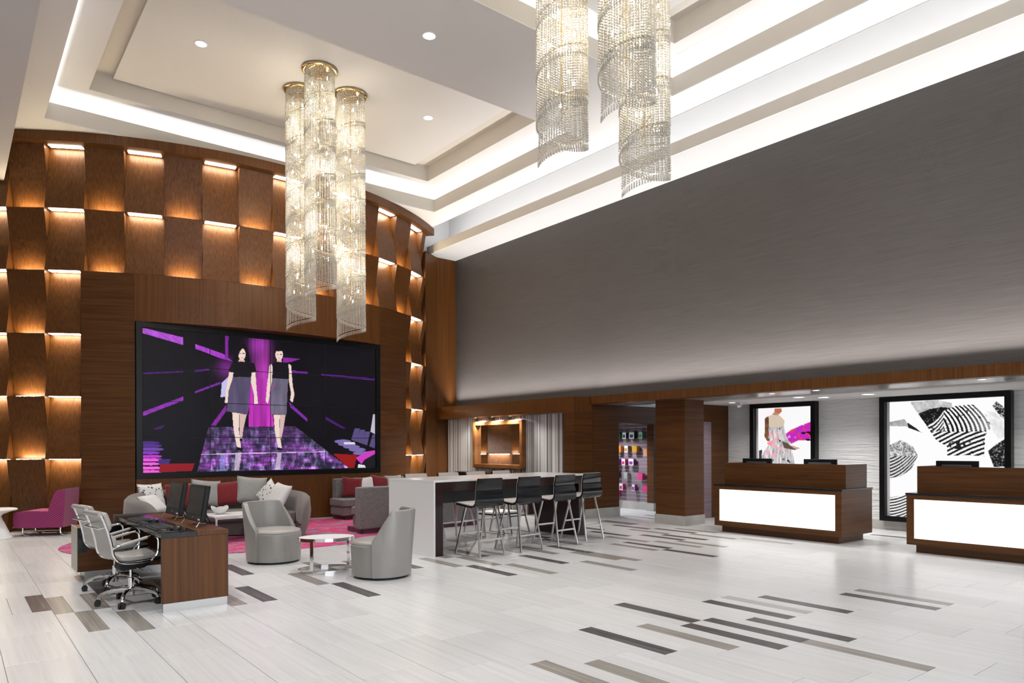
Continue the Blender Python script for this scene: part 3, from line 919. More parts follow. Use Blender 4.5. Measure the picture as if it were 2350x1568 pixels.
    m = p.poly([(906, 542), (1060, 546), (1050, 660), (1046, 780), (1030, 868), (854, 838), (868, 660)], (88, 78, 108))
    p.c[m] *= (0.80 + 0.4 * p.noise(40, 160, 11)[m])[:, None]
    p.poly([(1046, 700), (1056, 640), (1044, 800), (1030, 868)], (160, 40, 150))
    p.ell(1296, 318, 39, 28, HA); p.poly([(1280, 390), (1316, 390), (1322, 420), (1274, 420)], SK2)
    p.ell(1297, 350, 32, 49, SK); p.poly([(1262, 320), (1332, 320), (1326, 300), (1268, 300)], HA)
    p.poly([(1276, 344), (1292, 344), (1292, 350), (1276, 350)], (40, 28, 34)); p.poly([(1304, 344), (1320, 344), (1320, 350), (1304, 350)], (40, 28, 34)); p.poly([(1288, 378), (1308, 378), (1305, 384), (1291, 384)], (180, 90, 100))
    p.poly([(1216, 440), (1242, 428), (1238, 600), (1206, 772), (1186, 752), (1196, 620)], SK)
    p.poly([(1378, 428), (1400, 440), (1416, 620), (1431, 690), (1416, 762), (1394, 742), (1402, 680), (1380, 560)], SK)
    p.poly([(1254, 866), (1306, 866), (1302, 1000), (1326, 1152), (1294, 1152), (1264, 1000)], SK)
    p.poly([(1308, 866), (1356, 866), (1336, 1000), (1322, 1072), (1304, 1062)], SK2)
    p.poly([(1284, 1148), (1332, 1154), (1328, 1170), (1288, 1168)], (12, 8, 14))
    p.poly([(1238, 425), (1280, 412), (1320, 412), (1380, 425), (1382, 560), (1244, 555)], (15, 13, 20))
    m = p.poly([(1242, 552), (1376, 558), (1370, 690), (1364, 868), (1228, 860), (1218, 680)], (108, 100, 122))
    p.c[m] *= (0.80 + 0.4 * p.noise(40, 160, 12)[m])[:, None]
    p.poly([(1214, 680), (1268, 575), (1232, 660), (1226, 690)], (205, 50, 190))
    return p.c
img = paint_runway()
TVX0, TVX1, TVZ0, TVZ1, TVY = 2.83, 7.665, 1.055, 3.785, 14.655
vw = thing('video_wall', 'large video wall of sixteen screens showing two models on a purple runway', 'screen', (5.25, 14.66, 1.0))
ox, oy, oz = 5.25, 14.66, 1.0
m_ = MB()
m_.box(2.72 - ox, 2.82 - ox, -0.05, 0.02, 0.955 - oz, 3.895 - oz); m_.box(7.675 - ox, 7.78 - ox, -0.05, 0.02, 0.955 - oz, 3.895 - oz)
m_.box(2.82 - ox, 7.675 - ox, -0.05, 0.02, 0.955 - oz, 1.045 - oz); m_.box(2.82 - ox, 7.675 - ox, -0.05, 0.02, 3.795 - oz, 3.895 - oz)
m_.build('frame', M['black_frame'], vw)
MB().box(2.82 - ox, 7.675 - ox, 0.0, 0.02, 1.045 - oz, 3.795 - oz).build('mounting_board', M['black_matte'], vw)
sw, sh = (TVX1 - TVX0) / 4, (TVZ1 - TVZ0) / 4
bz = 0.006
for j in range(4):
    for i in range(4):
        sub = img[j * 68:(j + 1) * 68, i * 120:(i + 1) * 120]
        x0 = TVX0 + i * sw + bz - ox; z1 = TVZ1 - j * sh - bz - oz
        me = grid_mesh('screen', sub, (x0, TVY - oy - 0.004, z1), (sw - 2 * bz, 0, 0), (0, 0, -(sh - 2 * bz)), M['screen'])
        link('screen', me, vw)

# ------------------------------------------------------------------ backlit art in the reception alcove
def paint_dress():
    p = Paint(132, 200, [(515, 216), (1048, 190), (1048, 1120), (515, 1060)], (250, 249, 249))
    n = p.noise(30, 30, 2); n2 = p.noise(10, 60, 4)
    p.ell(640, 260, 150, 90, (252, 236, 240), 0.5, True)
    m = p.poly([(770, 440), (830, 400), (960, 350), (1048, 322), (1048, 500), (900, 495), (830, 525), (795, 490)], (196, 40, 190))
    p.c[m & (n > 0.62)] = (236, 60, 90); p.c[m & (n2 > 0.70)] = (120, 60, 220); p.c[m & (n < 0.27)] = (240, 170, 235)
    for a in ((950, 430), (1000, 425), (1030, 440), (995, 490)):
        m2 = p.ell(a[0], a[1], 24, 9, (20, 10, 14))
    sk = (176, 140, 112)
    p.poly([(668, 216), (735, 214), (740, 240), (715, 262), (668, 268)], (190, 110, 80)); p.poly([(655, 250), (700, 250), (715, 290), (645, 290)], sk)
    p.poly([(585, 290), (650, 268), (720, 275), (765, 320), (760, 370), (720, 400), (620, 400), (575, 380)], (214, 196, 176))
    m = p.poly([(578, 300), (612, 280), (618, 400), (612, 470), (640, 495), (600, 500), (574, 460)], (120, 78, 54))
    p.c[m] *= (0.7 + 0.6 * n[m])[:, None]
    m = p.poly([(610, 380), (760, 370), (790, 470), (820, 520), (850, 640), (880, 780), (900, 1060), (560, 1060), (520, 700), (560, 600), (620, 520)], (205, 200, 200))
    p.c[m] = (np.array([120, 116, 118]) + n2[..., None] * 150)[m]
    p.c[m & (n > 0.66)] = (246, 170, 182); p.c[m & (n < 0.22)] = (40, 36, 38)
    p.poly([(520, 580), (550, 570), (545, 680), (524, 700)], (60, 56, 60)); p.poly([(738, 500), (800, 520), (850, 560), (900, 572), (860, 580), (760, 560)], (96, 80, 66))
    p.poly([(800, 530), (860, 545), (920, 565), (880, 575)], (205, 170, 150)); p.poly([(596, 505), (650, 505), (640, 540), (606, 530)], (250, 150, 160))
    return p.c
def paint_zebra():
    p = Paint(200, 240, [(308, 172), (1300, 120), (1300, 1255), (308, 1158)], (252, 252, 252))
    X, Y = p.X, p.Y
    n = p.noise(26, 26, 3); n2 = p.noise(9, 9, 5)
    m = p.poly([(480, 172), (700, 152), (830, 178), (830, 232), (740, 214), (600, 262), (540, 266)], (205, 205, 205)); p.c[m] *= (0.75 + 0.4 * n[m])[:, None]
    m = p.poly([(308, 345), (430, 318), (474, 385), (308, 378)], (165, 165, 165)); p.c[m] *= (0.7 + 0.5 * n[m])[:, None]
    p.poly([(455, 348), (530, 400), (575, 438), (462, 395)], (30, 30, 30))
    m = p.poly([(545, 272), (640, 232), (740, 214), (860, 225), (880, 290), (760, 330), (622, 385)], (18, 18, 18)); p.c[m & (n2 > 0.7)] = (120, 120, 120)
    # folded stripes
    m = p.mask([(620, 385), (690, 330), (760, 250), (860, 205), (1010, 190), (1130, 290), (1170, 390), (1112, 470), (1108, 650), (985, 640), (790, 642), (788, 560), (700, 508)])
    a = np.sin((X - 0.35 * Y) * 0.16 + 0.00035 * (Y - 380) ** 2)
    b = np.sin((X * 0.42 + Y) * 0.16 + 2.2 * np.sin(X * 0.008))
    cst = np.where(Y < 430, np.where(X < 760, np.sin((Y + 0.35 * X) * 0.17 + 0.0009 * (X - 640) ** 2), a), b)
    fade = np.clip((X - 900) / 260, 0, 1) * (Y < 420)
    col = np.where(cst > 0.05, 250, 14 + 150 * fade)
    p.c[m] = col[m][:, None]
    k = m & (n < 0.24); p.c[k] *= 0.4
    m = p.ell(880, 545, 80, 38, (0, 0, 0), 0.0); p.c[m & (n > 0.45)] = (30, 30, 30)
    m = p.poly([(308, 545), (400, 500), (500, 556), (542, 640), (486, 760), (390, 820), (308, 832)], (225, 225, 225))
    st = np.sin((Y + 0.8 * (X - 308)) * 0.22 + 0.0005 * (X - 420) ** 2)
    lo = m & (Y > 640); p.c[lo & (st > 0)] = (22, 22, 22)
    hi = m & (Y <= 640); p.c[hi] = (60 + 190 * np.clip(n2 * 1.4 - 0.1, 0, 1))[hi][:, None]
    m = p.mask([(308, 1000), (440, 980), (700, 1000), (760, 1260), (308, 1260)])
    st = np.sin((Y + 0.25 * X) * 0.25 + 1.2 * np.sin(X * 0.03)); p.c[m] = np.where(st > 0, 250, 14)[m][:, None]
    m = p.poly([(1178, 205), (1212, 163), (1250, 190), (1300, 240), (1300, 345), (1240, 290)], (40, 40, 40)); p.c[m & (n2 > 0.55)] = (190, 190, 190)
    m = p.poly([(1138, 605), (1210, 545), (1300, 488), (1300, 745), (1188, 745)], (26, 26, 26)); p.c[m & (n2 > 0.62)] = (150, 150, 150)
    m = p.mask([(1130, 250), (1200, 260), (1290, 360), (1300, 470), (1230, 500), (1180, 420)])
    p.c[m] = (205 + 50 * n[m])[:, None]
    return p.c
def artbox(label, y0, y1, z0, z1, img_):
    """framed lightbox on the reception wall, seen along +x; y0 > y1"""
    t = thing('framed_lightbox', label, 'artwork', (13.30, (y0 + y1) / 2, z0))
    cy = (y0 + y1) / 2
    hw = (y0 - y1) / 2; h = z1 - z0; f = 0.09
    MB().box(-0.06, 0.09, -hw, -hw + f, 0, h).box(-0.06, 0.09, hw - f, hw, 0, h).box(-0.06, 0.09, -hw + f, hw - f, 0, f).box(-0.06, 0.09, -hw + f, hw - f, h - f, h).build('frame', M['black_frame'], t)
    MB().box(0.05, 0.09, -hw + f, hw - f, f, h - f).build('backing', M['white_gloss'], t)
    me = grid_mesh('print', img_, (0.045, hw - f - 0.05, h - f), (0, -(2 * hw - 2 * f - 0.05), 0), (0, 0, -(h - 2 * f)), M['artprint'])
    link('print', me, t)
    return t
artbox('backlit picture of a woman in a painted dress with magenta scarf, black frame', 8.52, 7.08, 0.17, 2.41, paint_dress())
artbox('large backlit black and white picture of zebra-striped cloth, black frame', 5.86, 3.82, 0.17, 2.41, paint_zebra())

# ------------------------------------------------------------------ crystal chandeliers
OCT = np.array([(1, 0, 0), (0, 1, 0), (-1, 0, 0), (0, -1, 0), (0, 0, 1), (0, 0, -1)], float)
OCF = np.array([(0, 1, 4), (1, 2, 4), (2, 3, 4), (3, 0, 4), (1, 0, 5), (2, 1, 5), (3, 2, 5), (0, 3, 5)])
PR = np.array([(1, 0, 0), (-0.5, 0.87, 0), (-0.5, -0.87, 0), (1, 0, -1), (-0.5, 0.87, -1), (-0.5, -0.87, -1)], float)
PRF = np.array([(0, 1, 2), (5, 4, 3), (0, 3, 4), (0, 4, 1), (1, 4, 5), (1, 5, 2), (2, 5, 3), (2, 3, 0)])
bulb_me = MB().lathe([(0.0005, 0), (0.010, 0.008), (0.013, 0.024), (0.009, 0.044), (0.0012, 0.066)], 8)
_bm = bpy.data.meshes.new('bulb'); _bm.from_pydata(bulb_me.v, [], bulb_me.f); _bm.materials.append(M['bulb'])
def instances(T, F, cs, sc):
    n = len(cs)
    v = (T[None] * sc[:, None, :] + cs[:, None, :]).reshape(-1, 3)
    f = (F[None] + (np.arange(n) * len(T))[:, None, None]).reshape(-1, F.shape[1])
    return v, f
def chandelier(label, x, y, ztop, ztip, endang, power):
    t = thing('crystal_chandelier', label, 'chandelier', (x, y, ztop), 0, 'spiral crystal chandeliers')
    RR, pitch, nst = 0.245, 0.47, 58
    sl = pitch + 0.05            # strand length
    H = ztop - ztip - sl - 0.06
    turns = H / pitch
    n = int(turns * nst)
    i = np.arange(n + 1)
    ang = R(endang) + (n - i) * 2 * PI / nst      # clockwise going down
    zs = -0.05 - pitch * i / nst
    nb = int(sl / 0.0265)
    k = np.arange(nb)
    Z = zs[:, None] - 0.012 - k[None] * 0.0265
    rad = RR + 0.006 * (i % 2)[:, None] + 0.012 * (k[None] / nb)
    cs = np.stack([rad * np.cos(ang)[:, None] + 0 * Z, rad * np.sin(ang)[:, None] + 0 * Z, Z], -1).reshape(-1, 3)
    # first ring hangs straight from the canopy down to the spiral
    ex = []
    for j in range(nst):
        for kk in range(int(pitch * j / nst / 0.0265) + 1):
            ex.append((RR * math.cos(ang[j]), RR * math.sin(ang[j]), -0.05 - kk * 0.0265))
    cs = np.concatenate([cs, np.array(ex)])
    rng = np.random.default_rng(3)
    sc = np.tile([0.0134, 0.0134, 0.0136], (len(cs), 1)) * rng.uniform(0.88, 1.1, (len(cs), 1))
    v, f = instances(OCT, OCF, cs, sc)
    me = fastmesh('bead_strands', v, f); me.materials.append(M['crystal'])
    link('bead_strands', me, t, kind='stuff')
    ce = np.stack([(RR + 0.016) * np.cos(ang), (RR + 0.016) * np.sin(ang), zs - sl + 0.0], -1)
    v, f = instances(PR, PRF, ce, np.tile([0.0085, 0.0085, 0.062], (len(ce), 1)))
    me = fastmesh('prism_fringe', v, f); me.materials.append(M['crystal'])
    link('prism_fringe', me, t, kind='stuff')
    # frame: canopy ring, ceiling plate, helix wire, rod with spokes
    MB().lathe([(0.001, 0), (0.295, 0), (0.305, -0.012), (0.305, -0.035), (0.285, -0.05), (0.262, -0.05), (0.255, -0.03), (0.001, -0.03)], 40).build('canopy', M['gold'], t, smooth=True)
    path = [(RR * math.cos(a), RR * math.sin(a), z) for a, z in zip(ang[::2], zs[::2])]
    fr = MB().tube(path, 0.006, 5)
    fr.tube([(0, 0, -0.03), (0, 0, -0.05 - H)], 0.011, 6)
    for q in range(int(turns * 2) + 1):
        z = -0.12 - q * pitch / 2
        a = q * 1.05
        fr.tube([(-0.2 * math.cos(a), -0.2 * math.sin(a), z), (0.2 * math.cos(a), 0.2 * math.sin(a), z)], 0.0045, 4)
    fro = fr.build('spiral_frame', M['gold'], t)
    nbulb = int(turns * 4)
    for q in range(nbulb):
        a = q * 2.3
        z = -0.14 - q * (H - 0.1) / nbulb
        link('bulb', _bm, fro, (0.14 * math.cos(a), 0.14 * math.sin(a), z))
    for q in range(3):
        l = bpy.data.lights.new('chandelier_lamp', 'POINT'); l.energy = power; l.color = (1.0, 0.87, 0.68); l.shadow_soft_size = 0.10
        o = bpy.data.objects.new('chandelier_lamp', l); COL.objects.link(o); o.parent = t
        o.location = (0, 0, -0.35 - (H - 0.4) * (q + 0.35) / 3)
    return t
CP = 27.0
chandelier('full-length crystal spiral chandelier, front one of the three by the panelled wall', 5.03, 11.61, Z2, 4.10, 150, CP)
chandelier('full-length crystal spiral chandelier at the left of its group of three', 5.04, 12.50, Z2, 3.70, 175, CP)
chandelier('full-length crystal spiral chandelier hanging lowest, at the right of its group', 5.83, 12.07, Z2, 3.52, 165, CP)
chandelier('cropped crystal chandelier with short left hem, middle one at the top picture edge', 4.92, 4.44, Z2, 4.55, 160, CP)
chandelier('cropped crystal chandelier at the top edge, nearest the flat grey ceiling band', 4.90, 5.30, Z2, 4.40, 160, CP)
chandelier('cropped crystal chandelier hanging against the white cove and grey wall', 5.68, 4.88, Z2, 4.15, 160, CP)

# ------------------------------------------------------------------ small builders
def curve2(pts, n=8):
    """smooth Catmull-Rom through points (tuples of any length)"""
    P = [np.array(p, float) for p in pts]
    P = [2 * P[0] - P[1]] + P + [2 * P[-1] - P[-2]]
    out = []
    for i in range(1, len(P) - 2):
        for k in range(n):
            t = k / n
            out.append(tuple(0.5 * ((2 * P[i]) + (P[i + 1] - P[i - 1]) * t + (2 * P[i - 1] - 5 * P[i] + 4 * P[i + 1] - P[i + 2]) * t * t + (3 * P[i] - P[i - 1] - 3 * P[i + 1] + P[i + 2]) * t ** 3)))
    out.append(tuple(P[-2]))
    return out
def sheet(path, widths, th, crown=0.0):
    """bent sheet: path in (x,z), local width along y, thickness th to the left of the path"""
    mb = MB()
    rings = []
    m = len(path)
    for i, (x, z) in enumerate(path):
        a, b = path[max(i - 1, 0)], path[min(i + 1, m - 1)]
        tx, tz = b[0] - a[0], b[1] - a[1]
        l = math.hypot(tx, tz) or 1
        nx, nz = -tz / l, tx / l
        w2 = (widths[i] if isinstance(widths, (list, tuple)) else widths) / 2
        rings.append([(x, -w2, z), (x, w2, z), (x + nx * th, w2, z + nz * th), (x + nx * th, -w2, z + nz * th)])
    return mb.loft(rings)
def pillow_mesh(name, w_, h_, t_, mat, n=12):
    mb = MB()
    for sgn in (1, -1):
        vs = []
        for j in range(n + 1):
            for i in range(n + 1):
                u, v = 2 * i / n - 1, 2 * j / n - 1
                pin = 1 - 0.09 * (1 - abs(u) ** 2) * abs(v) ** 4 , 1 - 0.09 * (1 - abs(v) ** 2) * abs(u) ** 4
                x = u * w_ / 2 * pin[1]; z = v * h_ / 2 * pin[0]
                d = max(0.0, (1 - u ** 4) * (1 - v ** 4)) ** 0.55
                vs.append((x, sgn * t_ / 2 * d, z))
        fs = []
        for j in range(n):
            for i in range(n):
                a = j * (n + 1) + i
                fs.append((a, a + 1, a + n + 2, a + n + 1) if sgn < 0 else (a, a + n + 1, a + n + 2, a + 1))
        mb.add(vs, fs)
    me = bpy.data.meshes.new(name); me.from_pydata(mb.v, [], mb.f)
    bm = bmesh.new(); bm.from_mesh(me); bmesh.ops.remove_doubles(bm, verts=bm.verts, dist=0.0005); bmesh.ops.recalc_face_normals(bm, faces=bm.faces); bm.to_mesh(me); bm.free()
    me.polygons.foreach_set('use_smooth', [True] * len(me.polygons)); me.materials.append(mat)
    return me
PILL = {}
def pillow(label, kind, loc, rz, tilt=-0.25, roll=0.0, w_=0.46, h_=0.46, t_=0.15, group='loose cushions'):
    key = (kind, w_, h_, t_)
    if key not in PILL: PILL[key] = pillow_mesh('throw_pillow', w_, h_, t_, M['p_' + kind])
    o = link('throw_pillow', PILL[key], None, loc)
    o.rotation_euler = (Matrix.Rotation(rz, 3, 'Z') @ Matrix.Rotation(tilt, 3, 'X') @ Matrix.Rotation(roll, 3, 'Y')).to_euler()
    tag(o, label, 'cushion', group)
    return o

# ------------------------------------------------------------------ bar table and stools
BA = Vector((5.25, 8.32, 0)); BZ = R(7.0)
bt = thing('bar_table', 'long high table with white stone top and end panel on dark wood legs', 'table', BA, BZ)
LB, WB = 3.38, 1.05
MB().box(0, LB, 0, WB, 1.035, 1.065).build('top', M['white_stone'], bt, bevel=0.003)
MB().box(0, 0.028, 0, WB, 0, 1.034).build('end_panel', M['white_stone'], bt, bevel=0.002)
MB().box(0.03, 0.17, 0.004, WB - 0.004, 0, 1.033).build('leg', M['wood_dark'], bt)
MB().box(LB - 0.17, LB - 0.005, 0.02, WB - 0.004, 0, 1.033).build('leg', M['wood_dark'], bt)
MB().box(0.171, LB - 0.171, 0.004, 0.05, 0.90, 1.034).build('apron', M['wood_dark'], bt)
MB().box(0.171, LB - 0.171, WB - 0.05, WB - 0.004, 0.90, 1.034).build('apron', M['wood_dark'], bt)
MB().box(0.171, LB - 0.171, 0.40, 0.65, 0.70, 1.03).build('cable_box', M['charcoal'], bt)
def bt_w(x, y):
    return BA + Vector((x * math.cos(BZ) - y * math.sin(BZ), x * math.sin(BZ) + y * math.cos(BZ), 0))
def make_stool():
    t = thing('bar_stool', 'x', 'stool', (0, 0, 0), 0, 'bar stools at the high table')
    prof = curve2([(0.245, 0.737), (0.10, 0.728), (-0.06, 0.715), (-0.155, 0.715), (-0.205, 0.755), (-0.205, 0.84), (-0.190, 0.93), (-0.200, 1.02), (-0.222, 1.095)], 5)
    n = len(prof)
    wd = [0.46 + 0.07 * math.sin(PI * min(1, i / (n * 0.72))) - (0.02 * max(0, (i - n * 0.72) / (n * 0.28))) for i in range(n)]
    sheet(prof, wd, 0.026).build('shell', M['shell_black'], t, smooth=True)
    sheet([(x, z) for x, z in prof], [w_ - 0.015 for w_ in wd], -0.014).build('seat_pad', M['seat_pad'], t, smooth=True)
    for sy in (-1, 1):
        for sx in (-1, 1):
            MB().tube([(sx * 0.12 - 0.02, sy * 0.165, 0.70), (sx * 0.275, sy * 0.225, 0.006)], 0.0155, 4).build('leg', M['aluminium'], t)
        MB().tube([(-0.28, sy * 0.225, 0.008), (0.28, sy * 0.225, 0.008)], 0.011, 4).build('floor_rail', M['aluminium'], t)
    for sx, z in ((-1, 0.24), (1, 0.30)):
        k = (0.70 - z) / 0.694
        x = (sx * 0.12 - 0.02) + (sx * 0.275 - (sx * 0.12 - 0.02)) * k
        y = 0.165 + 0.06 * k
        MB().tube([(x, -y, z), (x, y, z)], 0.0175, 4).build('foot_bar', M['aluminium'], t)
    MB().box(-0.13, 0.12, -0.16, 0.16, 0.675, 0.700).build('seat_mount', M['black_matte'], t)
    return t
FS = [((5.875, 8.10), 'black shell bar stool nearest the white table end, back to the viewer'),
      ((6.63, 8.15), 'second black shell bar stool from the white table end, back to viewer'),
      ((7.46, 8.27), 'third black shell bar stool from the white table end, back to viewer'),
      ((8.24, 8.46), 'black shell bar stool at far table end beside the timber wall')]
st0 = None
for (x, y), lb in FS:
    if st0 is None:
        st0 = make_stool(); st0.location = (x, y, 0); st0.rotation_euler = (0, 0, R(94)); st0['label'] = lb
    else:
        dup(st0, (x, y, 0), R(96), lb)
for i, (lx, lb) in enumerate(((0.88, 'first stool behind the high table by its white end, pale pad showing'), (1.57, 'second stool behind the high table, pale pad showing over the top'),
                              (2.20, 'third stool behind the high table, pale pad below the mirror'), (2.83, 'fourth stool behind the high table, farthest right, below the mirror'))):
    p = bt_w(lx, WB + 0.27)
    dup(st0, p, BZ - PI / 2, lb)

# ------------------------------------------------------------------ niche: console, mirror, puck lights
co = thing('console_table', 'dark console table under the mirror in the striped niche', 'table', (10.35, 13.6, 0))
MB().box(-0.18, 0.22, -1.5, 1.5, 0.86, 0.90).build('top', M['wood_dark'], co)
for yy in (-1.45, 1.40):
    MB().box(-0.17, 0.2, yy, yy + 0.05, 0, 0.859).build('leg', M['wood_dark'], co)
mi = thing('wall_mirror', 'rectangular mirror in wide amber wood frame on striped wallpaper', 'mirror', (10.60, 13.735, 1.0))
hw, hh, f = 1.0, 1.17, 0.10
for (a, b, c_, d) in ((-hw, -hw + f, 0, hh), (hw - f, hw, 0, hh)):
    MB().box(-0.13, -0.002, a, b, c_, d).build('frame_side', M['wood_frame'], mi, bevel=0.012)
for (c_, d) in ((0, f), (hh - f, hh)):
    MB().box(-0.13, -0.002, -hw + f, hw - f, c_, d).build('frame_rail', M['wood_frame'], mi, bevel=0.012)
MB().box(-0.03, -0.004, -hw + f, hw - f, f, hh - f).build('glass', M['glass'], mi)
for i, (yy, lb) in enumerate(((14.45, 'left'), (13.75, 'middle'), (13.05, 'right'))):
    t = thing('puck_light', lb + ' one of the three small lights over the amber mirror', 'light', (10.36, yy, 2.27), 0, 'puck lights over the mirror')
    MB().lathe([(0.045, 0), (0.045, -0.012), (0.032, -0.014), (0.032, 0)], 20).build('rim', M['steel'], t, smooth=True)
    MB().lathe([(0.031, -0.006), (0.001, -0.008)], 20).build('lens', M['puck'], t)
    s_ = spot('puck_lamp', (0, 0, -0.03), 85, 165, (1.0, 0.97, 0.94), radius=0.03); s_.parent = t
# white cube table standing between the high table and the niche
cu = thing('cube_table', 'low white block table with black band behind the high table', 'table', (8.25, 10.75, 0), R(7))
MB().box(-0.32, 0.32, -0.25, 0.25, 0, 0.24).build('base', M['white_gloss'], cu)
MB().box(-0.30, 0.30, -0.23, 0.23, 0.241, 0.27).build('band', M['black'], cu)
MB().box(-0.33, 0.33, -0.26, 0.26, 0.271, 0.30).build('top', M['white_gloss'], cu)

# ------------------------------------------------------------------ shop slat wall and packets
sl = thing('slat_wall', 'mauve slat wall display with metal grooves seen through the doorway', 'display', (13.1, 12.5, 0.19))
ns = 26
ph = (2.43 - 0.19) / ns
sme = MB().box(0, 0.02, -1.35, 1.35, 0.004, ph - 0.010)
_s = bpy.data.meshes.new('slat'); _s.from_pydata(sme.v, [], sme.f); _s.materials.append(M['slat'])
gme = MB().box(0.006, 0.016, -1.35, 1.35, -0.011, 0.004)
_g = bpy.data.meshes.new('metal_groove'); _g.from_pydata(gme.v, [], gme.f); _g.materials.append(plain('groove_aluminium', (0.85, 0.85, 0.87), metal=0.6, rough=0.35))
for i in range(ns):
    link('slat', _s, sl, (0, 0, i * ph))
    link('metal_groove', _g, sl, (0, 0, i * ph))
MB().box(0.02, 0.06, -1.4, 1.4, 0, 2.24).build('back_board', M['slat'], sl)
MB().box(0.0, 0.06, -1.4, 1.4, -0.19, 0.0).build('skirting', M['stone'], sl)
pcol = {'green': (0.02, 0.12, 0.07), 'white': (0.7, 0.7, 0.7), 'dark': (0.03, 0.05, 0.05), 'teal': (0.05, 0.35, 0.2), 'orange': (0.75, 0.22, 0.03), 'amber': (0.45, 0.24, 0.03), 'brown': (0.32, 0.17, 0.05),
        'magenta': (0.45, 0.02, 0.15), 'violet': (0.22, 0.03, 0.25), 'pink': (0.62, 0.05, 0.22), 'grey': (0.32, 0.33, 0.33), 'black': (0.02, 0.02, 0.02), 'coral': (0.75, 0.30, 0.15)}
PM = {k: plain('packet_' + k, v, rough=0.35) for k, v in pcol.items()}
# (v-row z, y, colour, label)
PK = [(1.72, 12.06, 'green', 'dark green packet at left of the top row of the shop display'), (1.72, 11.82, 'dark', 'white and dark packet, second in the top display row'),
      (1.72, 11.58, 'dark', 'wide dark packet with pink edge in the top display row'), (1.72, 11.30, 'teal', 'teal and white packet at right of the top display row'),
      (1.39, 12.00, 'orange', 'orange packet at left of the second display row'), (1.39, 11.76, 'brown', 'brown packet with white front in the second display row'),
      (1.39, 11.49, 'amber', 'wide amber packet in the second display row'), (1.31, 11.15, 'coral', 'coral packet hanging at right by the door jamb'),
      (1.07, 12.06, 'violet', 'violet packet at left of the third display row'), (1.07, 11.85, 'magenta', 'magenta packet second in the third display row'),
      (1.07, 11.60, 'violet', 'wide violet and pink packet in the third display row'), (0.76, 12.08, 'black', 'black and amber packet at left of the fourth display row'),
      (0.74, 11.78, 'grey', 'grey packet in the fourth display row'), (0.73, 11.32, 'pink', 'row of pink packets at right of the fourth display row'),
      (0.46, 11.93, 'magenta', 'magenta and blue packet in the lowest display row'), (0.45, 11.53, 'violet', 'narrow violet packet in the lowest display row'),
      (0.44, 11.17, 'pink', 'fan of pink packets at right of the lowest display row'), (0.28, 12.06, 'magenta', 'small dark magenta packet hanging lowest at left')]
for z, y, c_, lb in PK:
    t = thing('hanging_packet', lb, 'packet', (13.0995, y, z), 0, 'packets on the shop slat wall')
    w2 = 0.045 if 'narrow' in lb else (0.085 if 'wide' in lb or 'row of' in lb or 'fan' in lb else 0.06)
    MB().tube([(0.0, 0, 0.165), (-0.14, 0, 0.165)], 0.004, 5).build('hook', M['steel'], t)
    MB().box(-0.13, -0.03, -w2, w2, 0, 0.15).build('packet_body', PM[c_], t, bevel=0.01)
    MB().box(-0.135, -0.131, -w2 * 0.9, w2 * 0.9, 0.0, 0.155).build('front_card', PM['white'] if c_ in ('violet', 'magenta', 'dark', 'brown', 'teal') else PM[c_], t)
    MB().box(-0.137, -0.1355, -w2 * 0.6, w2 * 0.7, 0.02, 0.10).build('printed_label', PM[c_], t)

# ------------------------------------------------------------------ reception desks
def reception(label, yl, yr):
    """front edge along y from yl (far) to yr (near); front faces -x"""
    t = thing('reception_desk', label, 'desk', (10.75, (yl + yr) / 2, 0), 0, 'reception desks')
    h = (yl - yr) / 2
    MB().box(0.10, 0.90, -h + 0.09, h - 0.09, 0, 0.115).build('plinth', M['wood_h'], t)
    p0, p1 = 0.205, 0.765
    fw = 0.10
    b = MB()
    b.box(0.03, 1.02, -h, h, 0.115, 0.825)
    b.box(0, 0.03, -h, h, 0.115, p0); b.box(0, 0.03, -h, h, p1, 0.825); b.box(0, 0.03, -h, -h + fw, p0, p1); b.box(0, 0.03, h - fw, h, p0, p1)
    b.build('body', M['wood_h'], t)
    MB().box(0.006, 0.029, -h + fw, h - fw, p0, p1).build('lit_panel', M['backlit'], t)
    MB().box(-0.012, 1.03, -h - 0.012, h + 0.012, 0.826, 0.853).build('counter', M['granite'], t, bevel=0.004)
    MB().box(0.24, 0.95, -h + 0.05, -h + 0.07, 0.854, 1.232).box(0.24, 0.95, h - 0.07, h - 0.05, 0.854, 1.232).box(0.24, 0.27, -h + 0.07, h - 0.07, 0.854, 1.232).build('screen_panel', M['wood_h'], t)
    return t
reception('walnut reception desk with glowing white front, beside the column', 7.632, 5.325)
reception('walnut reception desk with glowing white front, cut by the right picture edge', 4.38, 2.07)
def monitor(label, x, y, rz):
    t = thing('desk_monitor', label, 'monitor', (x, y, 0.853), rz, 'monitors behind the reception desks')
    MB().box(-0.10, 0.10, -0.13, 0.13, 0, 0.015).build('foot', M['charcoal'], t, bevel=0.004)
    MB().box(-0.03, 0.02, -0.04, 0.04, 0.0155, 0.20).build('stem', M['charcoal'], t)
    MB().box(0.0, 0.045, -0.27, 0.27, 0.12, 0.455).build('casing', M['black_frame'], t, bevel=0.008)
    MB().box(-0.028, -0.0005, -0.19, 0.19, 0.19, 0.40).build('rear_hump', M['charcoal'], t, bevel=0.02)
    MB().box(0.0452, 0.047, -0.25, 0.25, 0.14, 0.44).build('display', M['black'], t)
    return t
monitor('black monitor back above left reception desk, nearer the column', 11.38, 7.18, R(8))
monitor('black monitor back at right end of the left reception desk', 11.38, 6.00, R(8))
monitor('black monitor back above the right-hand reception desk', 11.38, 3.95, R(5))
dc = thing('security_camera', 'small white security camera under ceiling near the pink artwork', 'camera', (12.66, 8.36, 2.415))
MB().lathe([(0.001, 0), (0.045, 0), (0.045, -0.03), (0.02, -0.035), (0.001, -0.035)], 16).build('mount', M['white_gloss'], dc, smooth=True)
